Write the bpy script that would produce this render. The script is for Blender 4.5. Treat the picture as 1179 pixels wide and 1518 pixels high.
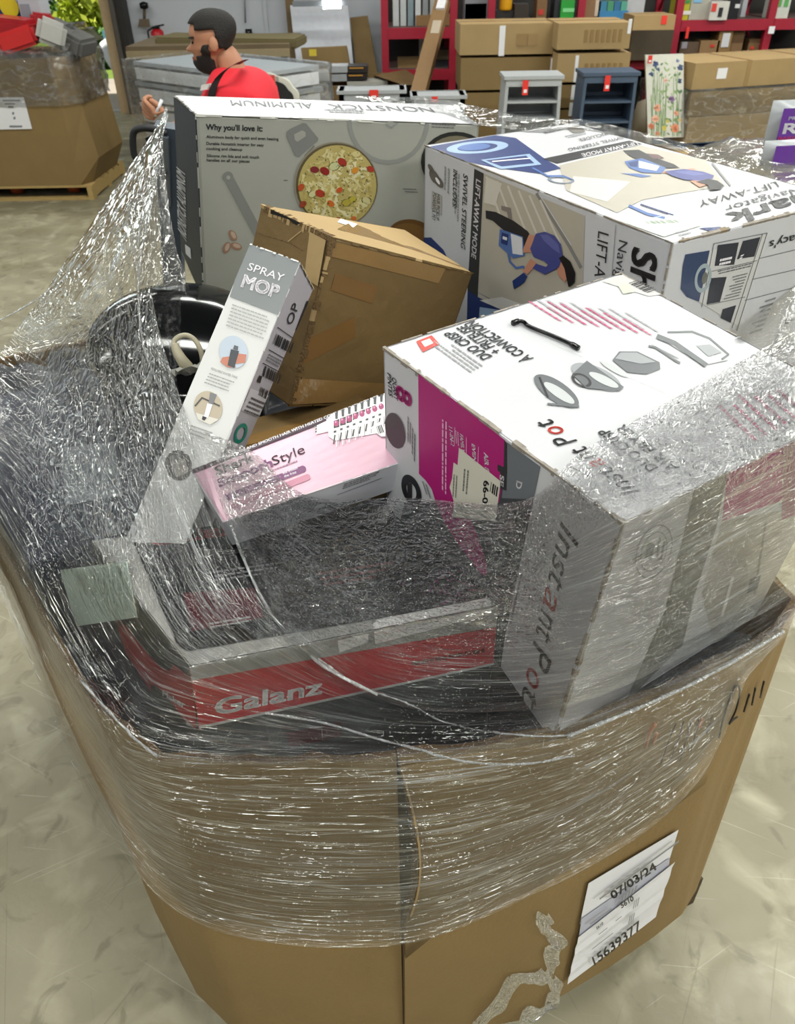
import bpy, bmesh, math, random
import numpy as np
from mathutils import Vector, Matrix
from mathutils.bvhtree import BVHTree
random.seed(7); RNG = np.random.default_rng(7)
for _o in list(bpy.data.objects): bpy.data.objects.remove(_o, do_unlink=True)
SC = bpy.context.scene
COL = SC.collection

# ------------------------------------------------------------------ camera
W, HH, FPX = 1179.0, 1518.0, 1150.0
PITCH, ROLL, CH = math.radians(36.0), math.radians(-1.0), 1.95
_F = np.array([0, math.cos(PITCH), -math.sin(PITCH)]); _R0 = np.array([1.0, 0, 0]); _U0 = np.cross(_R0, _F)
_R = math.cos(ROLL)*_R0 + math.sin(ROLL)*_U0; _U = -math.sin(ROLL)*_R0 + math.cos(ROLL)*_U0
CP = np.array([0, 0, CH])
cam_d = bpy.data.cameras.new('camera'); cam = bpy.data.objects.new('camera', cam_d); COL.objects.link(cam)
cam_d.sensor_fit = 'HORIZONTAL'; cam_d.sensor_width = 36.0; cam_d.lens = 36.0*FPX/W
cam_d.clip_start = 0.05; cam_d.clip_end = 200
cam.matrix_world = Matrix(((_R[0], _U[0], -_F[0], 0), (_R[1], _U[1], -_F[1], 0), (_R[2], _U[2], -_F[2], CH), (0, 0, 0, 1)))
cam_d.dof.use_dof = True; cam_d.dof.focus_distance = 1.15; cam_d.dof.aperture_fstop = 13.0
SC.camera = cam

# ------------------------------------------------------------------ light
SC.view_settings.view_transform = 'Standard'; SC.view_settings.look = 'None'
SC.view_settings.gamma = 1.0; SC.view_settings.use_curve_mapping = False
SC.view_settings.exposure = -0.1
SC.cycles.use_denoising = True
SC.cycles.max_bounces = 6; SC.cycles.transparent_max_bounces = 16; SC.cycles.diffuse_bounces = 3; SC.cycles.glossy_bounces = 3
SC.cycles.caustics_reflective = False; SC.cycles.caustics_refractive = False
wd = bpy.data.worlds.new('world'); SC.world = wd; wd.use_nodes = True
bg = wd.node_tree.nodes['Background']; bg.inputs[0].default_value = (0.86, 0.93, 1.0, 1); bg.inputs[1].default_value = 0.36
def area(name, loc, rot, sx, sy, e, col=(1, 1, 1)):
    l = bpy.data.lights.new(name, 'AREA'); l.shape = 'RECTANGLE'; l.size = sx; l.size_y = sy; l.energy = e; l.color = col
    o = bpy.data.objects.new(name, l); COL.objects.link(o); o.location = loc; o.rotation_euler = rot; return o
# rows of fluorescent strip lamps under the warehouse roof
for iy, y in enumerate((-1.6, 2.2, 5.6, 9.2)):
    for ix, x in enumerate((-4.4, -0.3, 3.6, 7.6)):
        area('ceiling_strip_lamp', (x, y, 4.3), (0, 0, 0), 2.4, 0.34, (120, 100, 84, 84)[iy]*(.7, 1.0, 1.45, 1.5)[ix], (0.985, 1.0, 0.93))
# daylight through the open dock door on the left
area('dock_daylight', (-6.5, 12.6, 1.9), (math.radians(-90), 0, math.radians(-25)), 3.4, 2.8, 150, (0.9, 1.0, 0.98)).data.spread = math.radians(150)
sun_d = bpy.data.lights.new('sun', 'SUN'); sun_d.energy = 8.0; sun_d.angle = 0.02; sun_d.color = (1, .96, .86)
sun = bpy.data.objects.new('sun', sun_d); COL.objects.link(sun); sun.rotation_euler = (math.radians(16), math.radians(-42), 0)

# ------------------------------------------------------------------ projection helpers
def ray(px, py): return _F + (px-W/2)/FPX*_R - (py-HH/2)/FPX*_U
def proj(P):
    d = np.asarray(P, float)-CP; z = d@_F
    return np.array([W/2+FPX*(d@_R)/z, HH/2-FPX*(d@_U)/z])
def at(px, py, Y): r = ray(px, py); return CP + r*(Y/r[1])          # the point of the plane y = Y seen there
def atz(px, py, z): r = ray(px, py); return CP + r*((z-CH)/r[2])
def atd(px, py, d): return CP + ray(px, py)*d

# ------------------------------------------------------------------ materials
_M = {}
def nd(nt, t, **k):
    n = nt.nodes.new(t)
    for a, b in k.items(): setattr(n, a, b)
    return n
def mat(name, col, rough=0.6, var=0.06, scale=18.0, bump=0.0, bscale=60.0, metal=0.0, stretch=(1, 1, 1), col2=None, spec=0.4, coat=0.0):
    if name in _M: return _M[name]
    m = bpy.data.materials.new(name); m.use_nodes = True; nt = m.node_tree; b = nt.nodes['Principled BSDF']
    tc = nd(nt, 'ShaderNodeTexCoord'); mp = nd(nt, 'ShaderNodeMapping'); mp.inputs['Scale'].default_value = stretch
    nt.links.new(tc.outputs['Object'], mp.inputs['Vector'])
    nz = nd(nt, 'ShaderNodeTexNoise'); nz.inputs['Scale'].default_value = scale; nz.inputs['Detail'].default_value = 5
    nt.links.new(mp.outputs['Vector'], nz.inputs['Vector'])
    mx = nd(nt, 'ShaderNodeMix', data_type='RGBA')
    c2 = col2 if col2 else tuple(max(0, c*(1-2.2*var)) for c in col)
    c1 = tuple(min(1, c*(1+var)) for c in col)
    mx.inputs[6].default_value = (*c1, 1); mx.inputs[7].default_value = (*c2, 1)
    nt.links.new(nz.outputs['Fac'], mx.inputs[0]); nt.links.new(mx.outputs[2], b.inputs['Base Color'])
    b.inputs['Roughness'].default_value = rough; b.inputs['Metallic'].default_value = metal
    b.inputs['Specular IOR Level'].default_value = spec; b.inputs['Coat Weight'].default_value = coat
    if bump:
        n2 = nd(nt, 'ShaderNodeTexNoise'); n2.inputs['Scale'].default_value = bscale; n2.inputs['Detail'].default_value = 3
        nt.links.new(mp.outputs['Vector'], n2.inputs['Vector'])
        bp = nd(nt, 'ShaderNodeBump'); bp.inputs['Strength'].default_value = bump; bp.inputs['Distance'].default_value = 0.01
        nt.links.new(n2.outputs['Fac'], bp.inputs['Height']); nt.links.new(bp.outputs['Normal'], b.inputs['Normal'])
    _M[name] = m; return m
def srgb(h):
    h = h.lstrip('#'); v = [int(h[i:i+2], 16)/255 for i in (0, 2, 4)]
    return tuple(c/12.92 if c < .04045 else ((c+.055)/1.055)**2.4 for c in v)
def ink(h, rough=0.38):                                             # flat printed ink, one material per colour
    return mat('ink_'+h.lstrip('#'), srgb(h), rough, 0.03, 25)
KRAFT = mat('kraft_cardboard', srgb('856d44'), 0.75, 0.06, 6, 0.12, 90)
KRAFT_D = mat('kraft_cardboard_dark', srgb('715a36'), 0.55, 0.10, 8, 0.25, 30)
KRAFT_E = mat('cardboard_cut_edge', srgb('6d5534'), 0.9, 0.25, 160, 0.6, 220)
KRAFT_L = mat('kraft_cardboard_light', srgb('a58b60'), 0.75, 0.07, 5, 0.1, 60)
BWHITE = mat('coated_white_board', srgb('bebec2'), 0.36, 0.03, 6, 0.10, 22)
BWHITE2 = mat('matt_white_board', srgb('a3a399'), 0.45, 0.03, 6, 0.06, 25)
BLACKP = mat('black_plastic', srgb('08090c'), 0.09, 0.1, 10)
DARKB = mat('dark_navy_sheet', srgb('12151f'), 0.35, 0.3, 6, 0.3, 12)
WOOD = mat('pallet_wood', srgb('9d8257'), 0.8, 0.2, 8, 0.3, 40, stretch=(1, 8, 8))
WOOD_D = mat('dark_pallet_wood', srgb('4f412c'), 0.8, 0.25, 8, 0.3, 40, stretch=(1, 8, 8))
REDM = mat('red_rack_steel', srgb('9b1f33'), 0.4, 0.05, 8)
PAPER = mat('paper_label', srgb('e4e3e6'), 0.6, 0.02, 10, 0.05, 40)
REDTAG = mat('red_tag_paper', srgb('e0372e'), 0.5, 0.04)
GREYW = mat('light_grey_paint', srgb('a9adb0'), 0.5, 0.04)
BLUEG = mat('blue_grey_paint', srgb('46566b'), 0.5, 0.05)

# ------------------------------------------------------------------ object helpers
def link(o, parent=None):
    COL.objects.link(o)
    if parent is not None:
        o.parent = parent; o.matrix_parent_inverse = parent.matrix_world.inverted()
    return o
def tag(o, label=None, cat=None, group=None, kind=None):
    if label: o['label'] = label
    if cat: o['category'] = cat
    if group: o['group'] = group
    if kind: o['kind'] = kind
    return o
def empty(name, loc, label, cat, group=None):
    o = bpy.data.objects.new(name, None); COL.objects.link(o); o.location = Vector([float(c) for c in loc]); o.empty_display_size = .05
    o.matrix_world = Matrix.Translation(o.location)
    return tag(o, label, cat, group)
class MB:
    """collects geometry for one mesh"""
    def __init__(s): s.v = []; s.f = []; s.m = []; s.mats = []; s.sm = []
    def mi(s, m):
        if m not in s.mats: s.mats.append(m)
        return s.mats.index(m)
    def add(s, vs, fs, m, smooth=False):
        k = len(s.v); s.v += [tuple(float(c) for c in p) for p in vs]
        i = s.mi(m)
        for f in fs: s.f.append(tuple(k+a for a in f)); s.m.append(i); s.sm.append(smooth)
    def box(s, lo, hi, m, M=None):
        x0, y0, z0 = lo; x1, y1, z1 = hi
        p = [np.array(c, float) for c in ((x0,y0,z0),(x1,y0,z0),(x1,y1,z0),(x0,y1,z0),(x0,y0,z1),(x1,y0,z1),(x1,y1,z1),(x0,y1,z1))]
        if M is not None: p = [np.array(M @ Vector(q)) for q in p]
        s.add(p, [(0,3,2,1),(4,5,6,7),(0,1,5,4),(1,2,6,5),(2,3,7,6),(3,0,4,7)], m)
    def bar(s, a, b, w, h, m):
        a = Vector([float(c) for c in a]); b = Vector([float(c) for c in b]); d = (b-a); L = d.length; d.normalize()
        up = Vector((0, 0, 1)) if abs(d.z) < .9 else Vector((0, 1, 0)); sd = d.cross(up).normalized(); up = sd.cross(d)
        p = []
        for q in (a, b):
            for i, j in ((-1,-1),(1,-1),(1,1),(-1,1)): p.append(q+sd*(i*w/2)+up*(j*h/2))
        s.add(p, [(0,1,2,3),(7,6,5,4),(0,4,5,1),(1,5,6,2),(2,6,7,3),(3,7,4,0)], m)
    def tube(s, pts, r, m, n=8, caps=True, smooth=True):
        pts = [Vector([float(c) for c in p]) for p in pts]; N = len(pts)
        rr = r if isinstance(r, (list, tuple)) else [r]*N
        t0 = (pts[1]-pts[0]).normalized(); ref = Vector((0,0,1)) if abs(t0.z) < .8 else Vector((1,0,0))
        nrm = t0.cross(ref).normalized(); vs = []
        for i in range(N):
            t = (pts[min(i+1, N-1)]-pts[max(i-1, 0)]).normalized()
            nrm = (nrm - t*nrm.dot(t)).normalized(); bn = t.cross(nrm)
            for k in range(n):
                a = 2*math.pi*k/n; vs.append(pts[i]+nrm*(rr[i]*math.cos(a))+bn*(rr[i]*math.sin(a)))
        fs = [(i*n+k, i*n+(k+1) % n, (i+1)*n+(k+1) % n, (i+1)*n+k) for i in range(N-1) for k in range(n)]
        if caps: fs += [tuple(range(n-1, -1, -1)), tuple((N-1)*n+k for k in range(n))]
        s.add(vs, fs, m, smooth)
    def lathe(s, prof, m, c=(0,0,0), n=40, M=None, smooth=True):
        vs = []
        for r, z in prof:
            for k in range(n):
                a = 2*math.pi*k/n; p = Vector((r*math.cos(a), r*math.sin(a), z))
                if M is not None: p = M @ p
                vs.append((p.x+c[0], p.y+c[1], p.z+c[2]))
        fs = [(i*n+k, i*n+(k+1) % n, (i+1)*n+(k+1) % n, (i+1)*n+k) for i in range(len(prof)-1) for k in range(n)]
        s.add(vs, fs, m, smooth)
    def build(s, name, parent=None, recenter=True):
        me = bpy.data.meshes.new(name); V = np.array(s.v, float)
        c = np.zeros(3)
        if parent is None and recenter and len(V): c = np.array([(V[:,0].min()+V[:,0].max())/2, (V[:,1].min()+V[:,1].max())/2, V[:,2].min()])
        me.from_pydata([tuple(p) for p in (V-c)], [], s.f)
        for m in s.mats: me.materials.append(m)
        me.polygons.foreach_set('material_index', s.m); me.polygons.foreach_set('use_smooth', s.sm); me.update()
        o = bpy.data.objects.new(name, me)
        o.location = Vector([float(t) for t in c])
        if parent is not None:
            COL.objects.link(o); o.parent = parent; o.matrix_parent_inverse = parent.matrix_world.inverted()
        else:
            COL.objects.link(o); o.matrix_world = Matrix.Translation(o.location)
        return o
_txt = {}
def glyphs(s, bold=0.0, shear=0.0):
    """outline of a string as triangles, x scaled 0..1, y with capital height 1"""
    key = (s, bold, shear)
    if key in _txt: return _txt[key]
    cu = bpy.data.curves.new('t', 'FONT'); cu.body = s; cu.shear = shear; cu.resolution_u = 3
    ob = bpy.data.objects.new('t', cu); COL.objects.link(ob)
    dg = bpy.context.evaluated_depsgraph_get(); me = bpy.data.meshes.new_from_object(ob.evaluated_get(dg))
    v = np.array([p.co[:2] for p in me.vertices], float).reshape(-1, 2); f = [tuple(p.vertices) for p in me.polygons]
    bpy.data.objects.remove(ob); bpy.data.curves.remove(cu); bpy.data.meshes.remove(me)
    x0, x1 = v[:,0].min(), v[:,0].max(); v = np.stack([(v[:,0]-x0)/(x1-x0), v[:,1]/0.70], 1)
    if bold:                                                         # heavier strokes: the outline laid down again with a small shift
        n = len(v); dx = bold*1.1/(x1-x0); dy = bold*1.1/.7; sh = [(-dx, -dy), (dx, -dy), (-dx, dy), (dx, dy), (0, 0)]
        v = np.concatenate([v+np.array(q) for q in sh]); f = [tuple(i+k*n for i in t) for k in range(5) for t in f]
    _txt[key] = (v, f); return _txt[key]
class Face:
    """bilinear patch of a carton wall on which print is laid"""
    def __init__(s, mb, a, b, c, d, centre):
        s.mb = mb; s.c = [np.array(p, float) for p in (a, b, c, d)]
        n = np.cross(s.c[1]-s.c[0], s.c[3]-s.c[0]); n /= np.linalg.norm(n)
        if n@(sum(s.c)/4-centre) < 0: n = -n
        s.n = n
    def P(s, u, v, off=0.0):
        a, b, c, d = s.c
        return (1-u)*(1-v)*a+u*(1-v)*b+u*v*c+(1-u)*v*d+s.n*off
    def uv(s, px, py):
        u = v = .5; e = 1e-4
        for _ in range(9):
            q = proj(s.P(u, v)); r = np.array([px, py])-q
            J = np.stack([(proj(s.P(u+e, v))-q)/e, (proj(s.P(u, v+e))-q)/e], 1)
            d = np.linalg.solve(J, r); u += float(np.clip(d[0], -2, 2)); v += float(np.clip(d[1], -2, 2))
            if abs(d[0])+abs(d[1]) < 1e-7: break
        return np.array([u, v])
    def poly(s, pts, m, L=1, clip=True, thick=0.0):
        q = [s.uv(*p) for p in pts]
        if clip: q = clip01(q)
        if len(q) < 3: return
        s._fill(q, m, L)
    def _fill(s, q, m, L):
        from mathutils.geometry import tessellate_polygon
        tri = tessellate_polygon([[Vector((p[0], p[1], 0)) for p in q]])
        vs = [s.P(p[0], p[1], 0.0005+0.00035*L) for p in q]
        fs = []
        for t in tri:
            a, b, c = [vs[i] for i in t]
            fs.append(t if np.cross(b-a, c-a)@s.n > 0 else t[::-1])
        s.mb.add(vs, fs, m)
    def ell(s, cx, cy, rx, ry, m, L=1, rot=0.0, n=28, ring=0.0):
        a = math.radians(rot); ou = []; inn = []
        for k in range(n):
            t = 2*math.pi*k/n; x, y = math.cos(t), math.sin(t)
            f = lambda sx, sy: (cx+sx*x*math.cos(a)-sy*y*math.sin(a), cy+sx*x*math.sin(a)+sy*y*math.cos(a))
            ou.append(f(rx, ry)); inn.append(f(rx*(1-ring), ry*(1-ring)))
        if ring:
            for k in range(n):
                j = (k+1) % n; s.poly([ou[k], ou[j], inn[j], inn[k]], m, L)
        else: s.poly(ou, m, L)
    def line(s, pts, w, m, L=2):
        for p, q in zip(pts[:-1], pts[1:]):
            d = np.array(q, float)-np.array(p, float); k = np.linalg.norm(d)+1e-9; nn = np.array([-d[1], d[0]])/k*w/2; e = d/k*w*.2
            p, q = np.array(p)-e, np.array(q)+e
            s.poly([p-nn, q-nn, q+nn, p+nn], m, L)
    def text(s, st, A, B, H, m, L=2, bold=0.0, shear=0.0):
        a, b, h = s.uv(*A), s.uv(*B), s.uv(*H); v, f = glyphs(st, bold, shear)
        vs = []
        for x, y in v:
            q = a+x*(b-a)+y*(h-a); vs.append(s.P(q[0], q[1], 0.0005+0.00035*L))
        fs = []
        for t in f:
            p0, p1, p2 = [vs[i] for i in t[:3]]
            fs.append(t if np.cross(p1-p0, p2-p0)@s.n > 0 else t[::-1])
        s.mb.add(vs, fs, m)
    def rows(s, A, B, D, n, m, L=2, fill=.45, ragged=.3, seed=1):
        """lines of print too small to read: A start, B end of first line, D start of last line"""
        r = random.Random(seed); a, b, d = s.uv(*A), s.uv(*B), s.uv(*D)
        e = b-a; g = (d-a)/max(1, n-1)
        for i in range(n):
            x = 0.0; end = 1-r.random()*ragged
            while x < end-.02:
                wv = min(end, x+.03+r.random()*.09); o = a+g*i
                q = [o+e*x, o+e*wv, o+e*wv+g*fill, o+e*x+g*fill]; s._fill(clip01(q) if min(min(t) for t in q) < 0 or max(max(t) for t in q) > 1 else q, m, L); x = wv+.018
    def bars(s, A, B, D, m, L=3, n=26, seed=1):
        r = random.Random(seed); a, b, d = s.uv(*A), s.uv(*B), s.uv(*D); x = 0.0
        while x < 1:
            wv = (0.3+r.random()*1.2)/n; q = [a+(b-a)*x, a+(b-a)*min(1, x+wv), d+(b-a)*min(1, x+wv), d+(b-a)*x]; s._fill(q, m, L); x += wv+(0.3+r.random()*.8)/n
def clip01(q):
    for ax, lim, sg in ((0, 0., 1), (0, 1., -1), (1, 0., 1), (1, 1., -1)):
        o = []
        for i in range(len(q)):
            p, c = q[i-1], q[i]; ip = (p[ax]-lim)*sg >= 0; ic = (c[ax]-lim)*sg >= 0
            if ip != ic: t = (lim-p[ax])/(c[ax]-p[ax]); o.append(p+(c-p)*t)
            if ic: o.append(c)
        q = o
        if not q: return []
    return q
class Carton:
    """hexahedral carton given by its eight corners (slightly crushed, so not exactly square)"""
    def __init__(s, K, skins, n=8, round_=0.0018):
        s.K = {k: np.array(v, float) for k, v in K.items()}; s.mb = MB(); s.c = sum(s.K.values())/8
        g = lambda *k: Face(s.mb, *[s.K[t] for t in k], s.c)
        s.top = g('000', '100', '110', '010'); s.bot = g('001', '101', '111', '011')
        s.front = g('000', '100', '101', '001'); s.side = g('000', '010', '011', '001')
        s.back = g('010', '110', '111', '011'); s.far = g('100', '110', '111', '101')
        for nm in ('top', 'bot', 'front', 'side', 'back', 'far'):
            fc = getattr(s, nm); m = skins.get(nm, skins.get('all')); t = [0, .012]+[i/n for i in range(1, n)]+[.988, 1]
            vs = []
            for j in t:
                for i in t:
                    p = fc.P(i, j)
                    if i in (0, 1) or j in (0, 1): p = p-fc.n*round_
                    vs.append(p)
            N = len(t); fs = []
            for j in range(N-1):
                for i in range(N-1):
                    f = (j*N+i, j*N+i+1, (j+1)*N+i+1, (j+1)*N+i); a, b, c = [vs[k] for k in f[:3]]
                    fs.append(f if np.cross(b-a, c-a)@fc.n > 0 else f[::-1])
            s.mb.add(vs, fs, m)
    def wear(s, k0, k1, m, w=0.003, seed=0, gaps=.35):
        """scuffed fibre along an edge"""
        r = random.Random(seed); a, b = s.K[k0], s.K[k1]; d = b-a; L = np.linalg.norm(d); x = 0.0; out = (a+b)/2-s.c; out /= np.linalg.norm(out)
        sd = np.cross(d/L, out); sd /= np.linalg.norm(sd)
        while x < 1:
            e = min(1, x+.01+r.random()*.05)
            if r.random() > gaps:
                ww = w*(.4+r.random()); p = a+d*x+out*.0004; q = a+d*e+out*.0004
                s.mb.add([p-sd*ww-out*ww*.7, q-sd*ww-out*ww*.7, q+out*.001, p+out*.001, q+sd*ww-out*ww*.7, p+sd*ww-out*ww*.7], [(0,1,2,3), (3,2,4,5)], m)
            x = e
def finish(o_mb, name, label, cat, group=None, parent=None):
    o = o_mb.build(name, parent); return tag(o, label, cat, group)
# ================================================================== STRUCTURE
def scratch_floor():
    m = bpy.data.materials.new('scratched_concrete'); m.use_nodes = True; nt = m.node_tree; b = nt.nodes['Principled BSDF']
    tc = nd(nt, 'ShaderNodeTexCoord')
    def noise(scale, detail=6, st=(1,1,1), rz=0, dist=0):
        mp = nd(nt, 'ShaderNodeMapping'); mp.inputs['Scale'].default_value = st; mp.inputs['Rotation'].default_value = (0, 0, rz)
        # rotate first, then stretch
        mp.vector_type = 'TEXTURE' if False else 'POINT'
        r = nd(nt, 'ShaderNodeMapping'); r.inputs['Rotation'].default_value = (0, 0, rz); mp.inputs['Rotation'].default_value = (0,0,0)
        nt.links.new(tc.outputs['Object'], r.inputs['Vector']); nt.links.new(r.outputs['Vector'], mp.inputs['Vector'])
        n = nd(nt, 'ShaderNodeTexNoise'); n.inputs['Scale'].default_value = scale; n.inputs['Detail'].default_value = detail; n.inputs['Distortion'].default_value = dist
        nt.links.new(mp.outputs['Vector'], n.inputs['Vector']); return n.outputs['Fac']
    def ramp(src, a, b_, c0=0.0, c1=1.0):
        r = nd(nt, 'ShaderNodeMapRange'); r.inputs[1].default_value = a; r.inputs[2].default_value = b_; r.inputs[3].default_value = c0; r.inputs[4].default_value = c1
        nt.links.new(src, r.inputs[0]); return r.outputs[0]
    def mixc(f, a, b_):
        x = nd(nt, 'ShaderNodeMix', data_type='RGBA'); nt.links.new(f, x.inputs[0])
        for i, v in ((6, a), (7, b_)):
            if isinstance(v, tuple): x.inputs[i].default_value = (*v, 1)
            else: nt.links.new(v, x.inputs[i])
        return x.outputs[2]
    c = mixc(ramp(noise(1.3, 8), .35, .68), srgb('948e77'), srgb('766f59'))
    c = mixc(ramp(noise(5.5, 9, dist=.6), .50, .74), c, srgb('aea890'))
    c = mixc(ramp(noise(9, 10, dist=1.2), .57, .66, 0, .55), c, srgb('6a6450'))
    for k, (rz, sc, lo) in enumerate(((.5, 7, .685), (1.2, 6, .69), (-.5, 8, .69), (2.1, 7, .70), (.1, 9, .70), (-1.1, 7, .70))):
        c = mixc(ramp(noise(sc*1.6, 3, (.16, 9, 1), rz, .12), lo, lo+.03, 0, .28 if k % 2 else .4), c, srgb('5d5846') if k % 2 else srgb('bdb7a4'))
    nt.links.new(c, b.inputs['Base Color'])
    nt.links.new(ramp(noise(3, 7), .3, .7, .28, .62), b.inputs['Roughness'])
    bp = nd(nt, 'ShaderNodeBump'); bp.inputs['Strength'].default_value = .25; bp.inputs['Distance'].default_value = .01
    nt.links.new(noise(14, 8), bp.inputs['Height']); nt.links.new(bp.outputs['Normal'], b.inputs['Normal'])
    return m
mb = MB(); mb.box((-9, -4, -.15), (12, 13.2, 0), scratch_floor()); tag(mb.build('floor'), kind='structure')
WALLW = mat('painted_white_block', srgb('c4c8cf'), 0.7, .03, 2, .1, 20)
x_door = at(200, 160, 13.2)[0]; 
mb = MB(); mb.box((x_door, 13.2, 0), (12, 13.45, 4.6), WALLW)
for k in range(1, 7):                                                # raised seams between wall panels
    mb.box((x_door+k*2.1, 13.17, 0), (x_door+k*2.1+.05, 13.2, 4.6), WALLW)
tag(mb.build('wall_back'), kind='structure')
mb = MB(); mb.box((-9.2, 13.2, 0), (-7.6, 13.45, 4.6), WALLW); mb.box((-7.6, 13.2, 2.75), (x_door, 13.45, 4.6), WALLW); tag(mb.build('wall_door_side'), kind='structure')
mb = MB(); mb.box((-9.2, -4, 0), (-9, 13.2, 4.6), WALLW); tag(mb.build('wall_left'), kind='structure')
mb = MB(); mb.box((12, -4, 0), (12.2, 13.2, 4.6), WALLW); tag(mb.build('wall_right'), kind='structure')
mb = MB(); mb.box((-9.2, -4, 4.6), (12.2, 13.4, 4.7), mat('roof_deck', srgb('5c5c5a'), .8)); tag(mb.build('ceiling'), kind='structure')
# door trim: light timber jamb and dark steel track
p0, p1 = at(163, 0, 13.1), at(197, 166, 13.1)
mb = MB(); xj = at(197, 168, 13.1)[0]
mb.box((xj-.15, 13.0, 0), (xj, 13.2, 2.9), mat('door_jamb_timber', srgb('b39a78'), .7, .08)); tag(mb.build('trim_1'), kind='structure')
mb = MB(); mb.box((xj, 12.95, 0), (xj+.19, 13.2, 2.9), mat('door_track_steel', srgb('2e2a26'), .5)); mb.box((xj+.02, 12.9, 0), (xj+.08, 12.95, 2.9), mat('door_track_edge', srgb('55504a'), .4)); tag(mb.build('trim_2'), kind='structure')
mb = MB(); mb.box((-7.6, 13.2, 0.0), (xj, 13.3, .012), mat('threshold_steel', srgb('c3c5c0'), .5)); tag(mb.build('trim_3'), kind='structure')
# outside
mb = MB(); mb.box((-30, 13.2, -.16), (6, 17.2, -.02), mat('sunlit_concrete_apron', srgb('b5ab9d'), .9, .08, 2)); tag(mb.build('floor_outside'), kind='structure')
mb = MB(); mb.box((-30, 17.2, -.16), (6, 45, -.04), mat('lawn_grass', srgb('7f9a3c'), .9, .2, 5)); tag(mb.build('ground_lawn'), kind='structure')
GREENS = [mat('leaf_green', srgb('5c8a38'), .6, .35, 3), mat('leaf_yellow_green', srgb('b7c43e'), .6, .2, 3), mat('leaf_dark_green', srgb('2f5a2a'), .6, .3, 3)]
def bush(c, r, n, m, name, label, cat, trunk=True):
    root = empty(name, (c[0], c[1], -.04), label, cat)
    rr = random.Random(int(abs(c[0])*100)); mb = MB()
    for _ in range(n):
        a, b, q = rr.uniform(0, 6.28), math.acos(rr.uniform(-1, 1)), rr.random()**.33
        p = Vector((c[0]+r[0]*q*math.sin(b)*math.cos(a), c[1]+r[1]*q*math.sin(b)*math.sin(a), c[2]+r[2]*q*math.cos(b)))
        s = rr.uniform(.05, .15); d1 = Vector((rr.uniform(-1,1), rr.uniform(-1,1), rr.uniform(-1,1))).normalized(); d2 = d1.cross(Vector((rr.uniform(-1,1), rr.uniform(-1,1), rr.uniform(-1,1)))).normalized()
        mb.add([p-d1*s, p+d2*s*.5, p+d1*s, p-d2*s*.5], [(0,1,2,3)], m)
    mb.build('foliage', root)
    mb = MB(); mb.tube([(c[0], c[1], -.04), (c[0]+.05, c[1], c[2]*.5), (c[0], c[1], c[2])], [.09, .07, .03], mat('bark', srgb('4a3a28'), .9)); mb.build('stem', root)
bush((-8.2, 24.5, 2.6), (2.2, 1.6, 2.7), 5200, GREENS[0], 'leafy_tree', 'tall mid green leafy tree seen through the open doorway', 'tree')
bush((-6.3, 27.5, 3.0), (2.2, 1.6, 3.2), 4200, GREENS[2], 'leafy_tree', 'dark green tree behind the other trees, nearest to the door jamb', 'tree')
bush((-12.5, 26.5, 3.0), (2.6, 1.6, 3.2), 4200, GREENS[2], 'leafy_tree', 'dark green tree at the far left above the wrapped bulk box', 'tree')
bush((-6.65, 20.2, .8), (.62, .6, .75), 1600, GREENS[1], 'garden_shrub', 'yellow green shrub on the lawn outside the doorway', 'shrub')
bush((-6.2, 19.2, .25), (.8, .5, .42), 1400, GREENS[0], 'garden_shrub', 'low bright green shrub at the edge of the lawn outside', 'shrub')

# ================================================================== BACKGROUND THINGS
def fbox(mbx, x0, y0, x1, y1, Y, D, m, topz=None):
    """block whose front face fills the pixel rectangle at distance Y"""
    a = at(x0, y1, Y); b = at(x1, y0, Y); c = at(x0, y0, Y)
    mbx.box((min(a[0], c[0]), Y, a[2]), (b[0], Y+D, b[2]), m)
    return (min(a[0], c[0]), a[2], b[0], b[2])
TAPE = mat('packing_tape', srgb('9c8157'), .25, .05)
def carton(x0, y0, x1, y1, Y, D, label, m=None, group=None, lab=None, name='carton', tape=True, down=None):
    mb = MB(); m = m or KRAFT
    X0, Z0, X1, Z1 = fbox(mb, x0, y0, x1, y1, Y, D, m)
    o = tag(mb.build(name), label, 'box', group)
    if tape:
        t = MB(); t.box((X0-.002, Y+D*.45, Z1), (X1+.002, Y+D*.55, Z1+.003), TAPE); t.build('tape_seam', o)
    if lab:
        for (lx0, ly0, lx1, ly1, lm) in lab:
            t = MB(); a = at(lx0, ly1, Y-.004); b = at(lx1, ly0, Y-.004); t.box((a[0], Y-.006, a[2]), (b[0], Y-.001, b[2]), lm); t.build('label_sticker', o)
    return o
def pallet(x0, x1, y0, y1, z0, label, m, h=.13, M=None, name='pallet'):
    root = empty(name, ((M @ Vector(((x0+x1)/2, (y0+y1)/2, z0)))[:] if M is not None else ((x0+x1)/2, (y0+y1)/2, z0)), label, 'pallet')
    n = 6
    for k in range(n):
        w = (y1-y0)/n; mb = MB(); mb.box((x0, y0+k*w+w*.1, z0+h-.02), (x1, y0+k*w+w*.9, z0+h), m, M); mb.build('deck_board', root)
    for k in (0, .5, 1):
        w = .05; xx = x0+(x1-x0-w)*k; mb = MB(); mb.box((xx, y0, z0+.02), (xx+w, y1, z0+h-.02), m, M); mb.build('stringer', root)
    for k in (0, .5, 1):
        yy = y0+(y1-y0-.1)*k; mb = MB(); mb.box((x0, yy, z0), (x1, yy+.1, z0+.02), m, M); mb.build('bottom_board', root)
    return root
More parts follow.
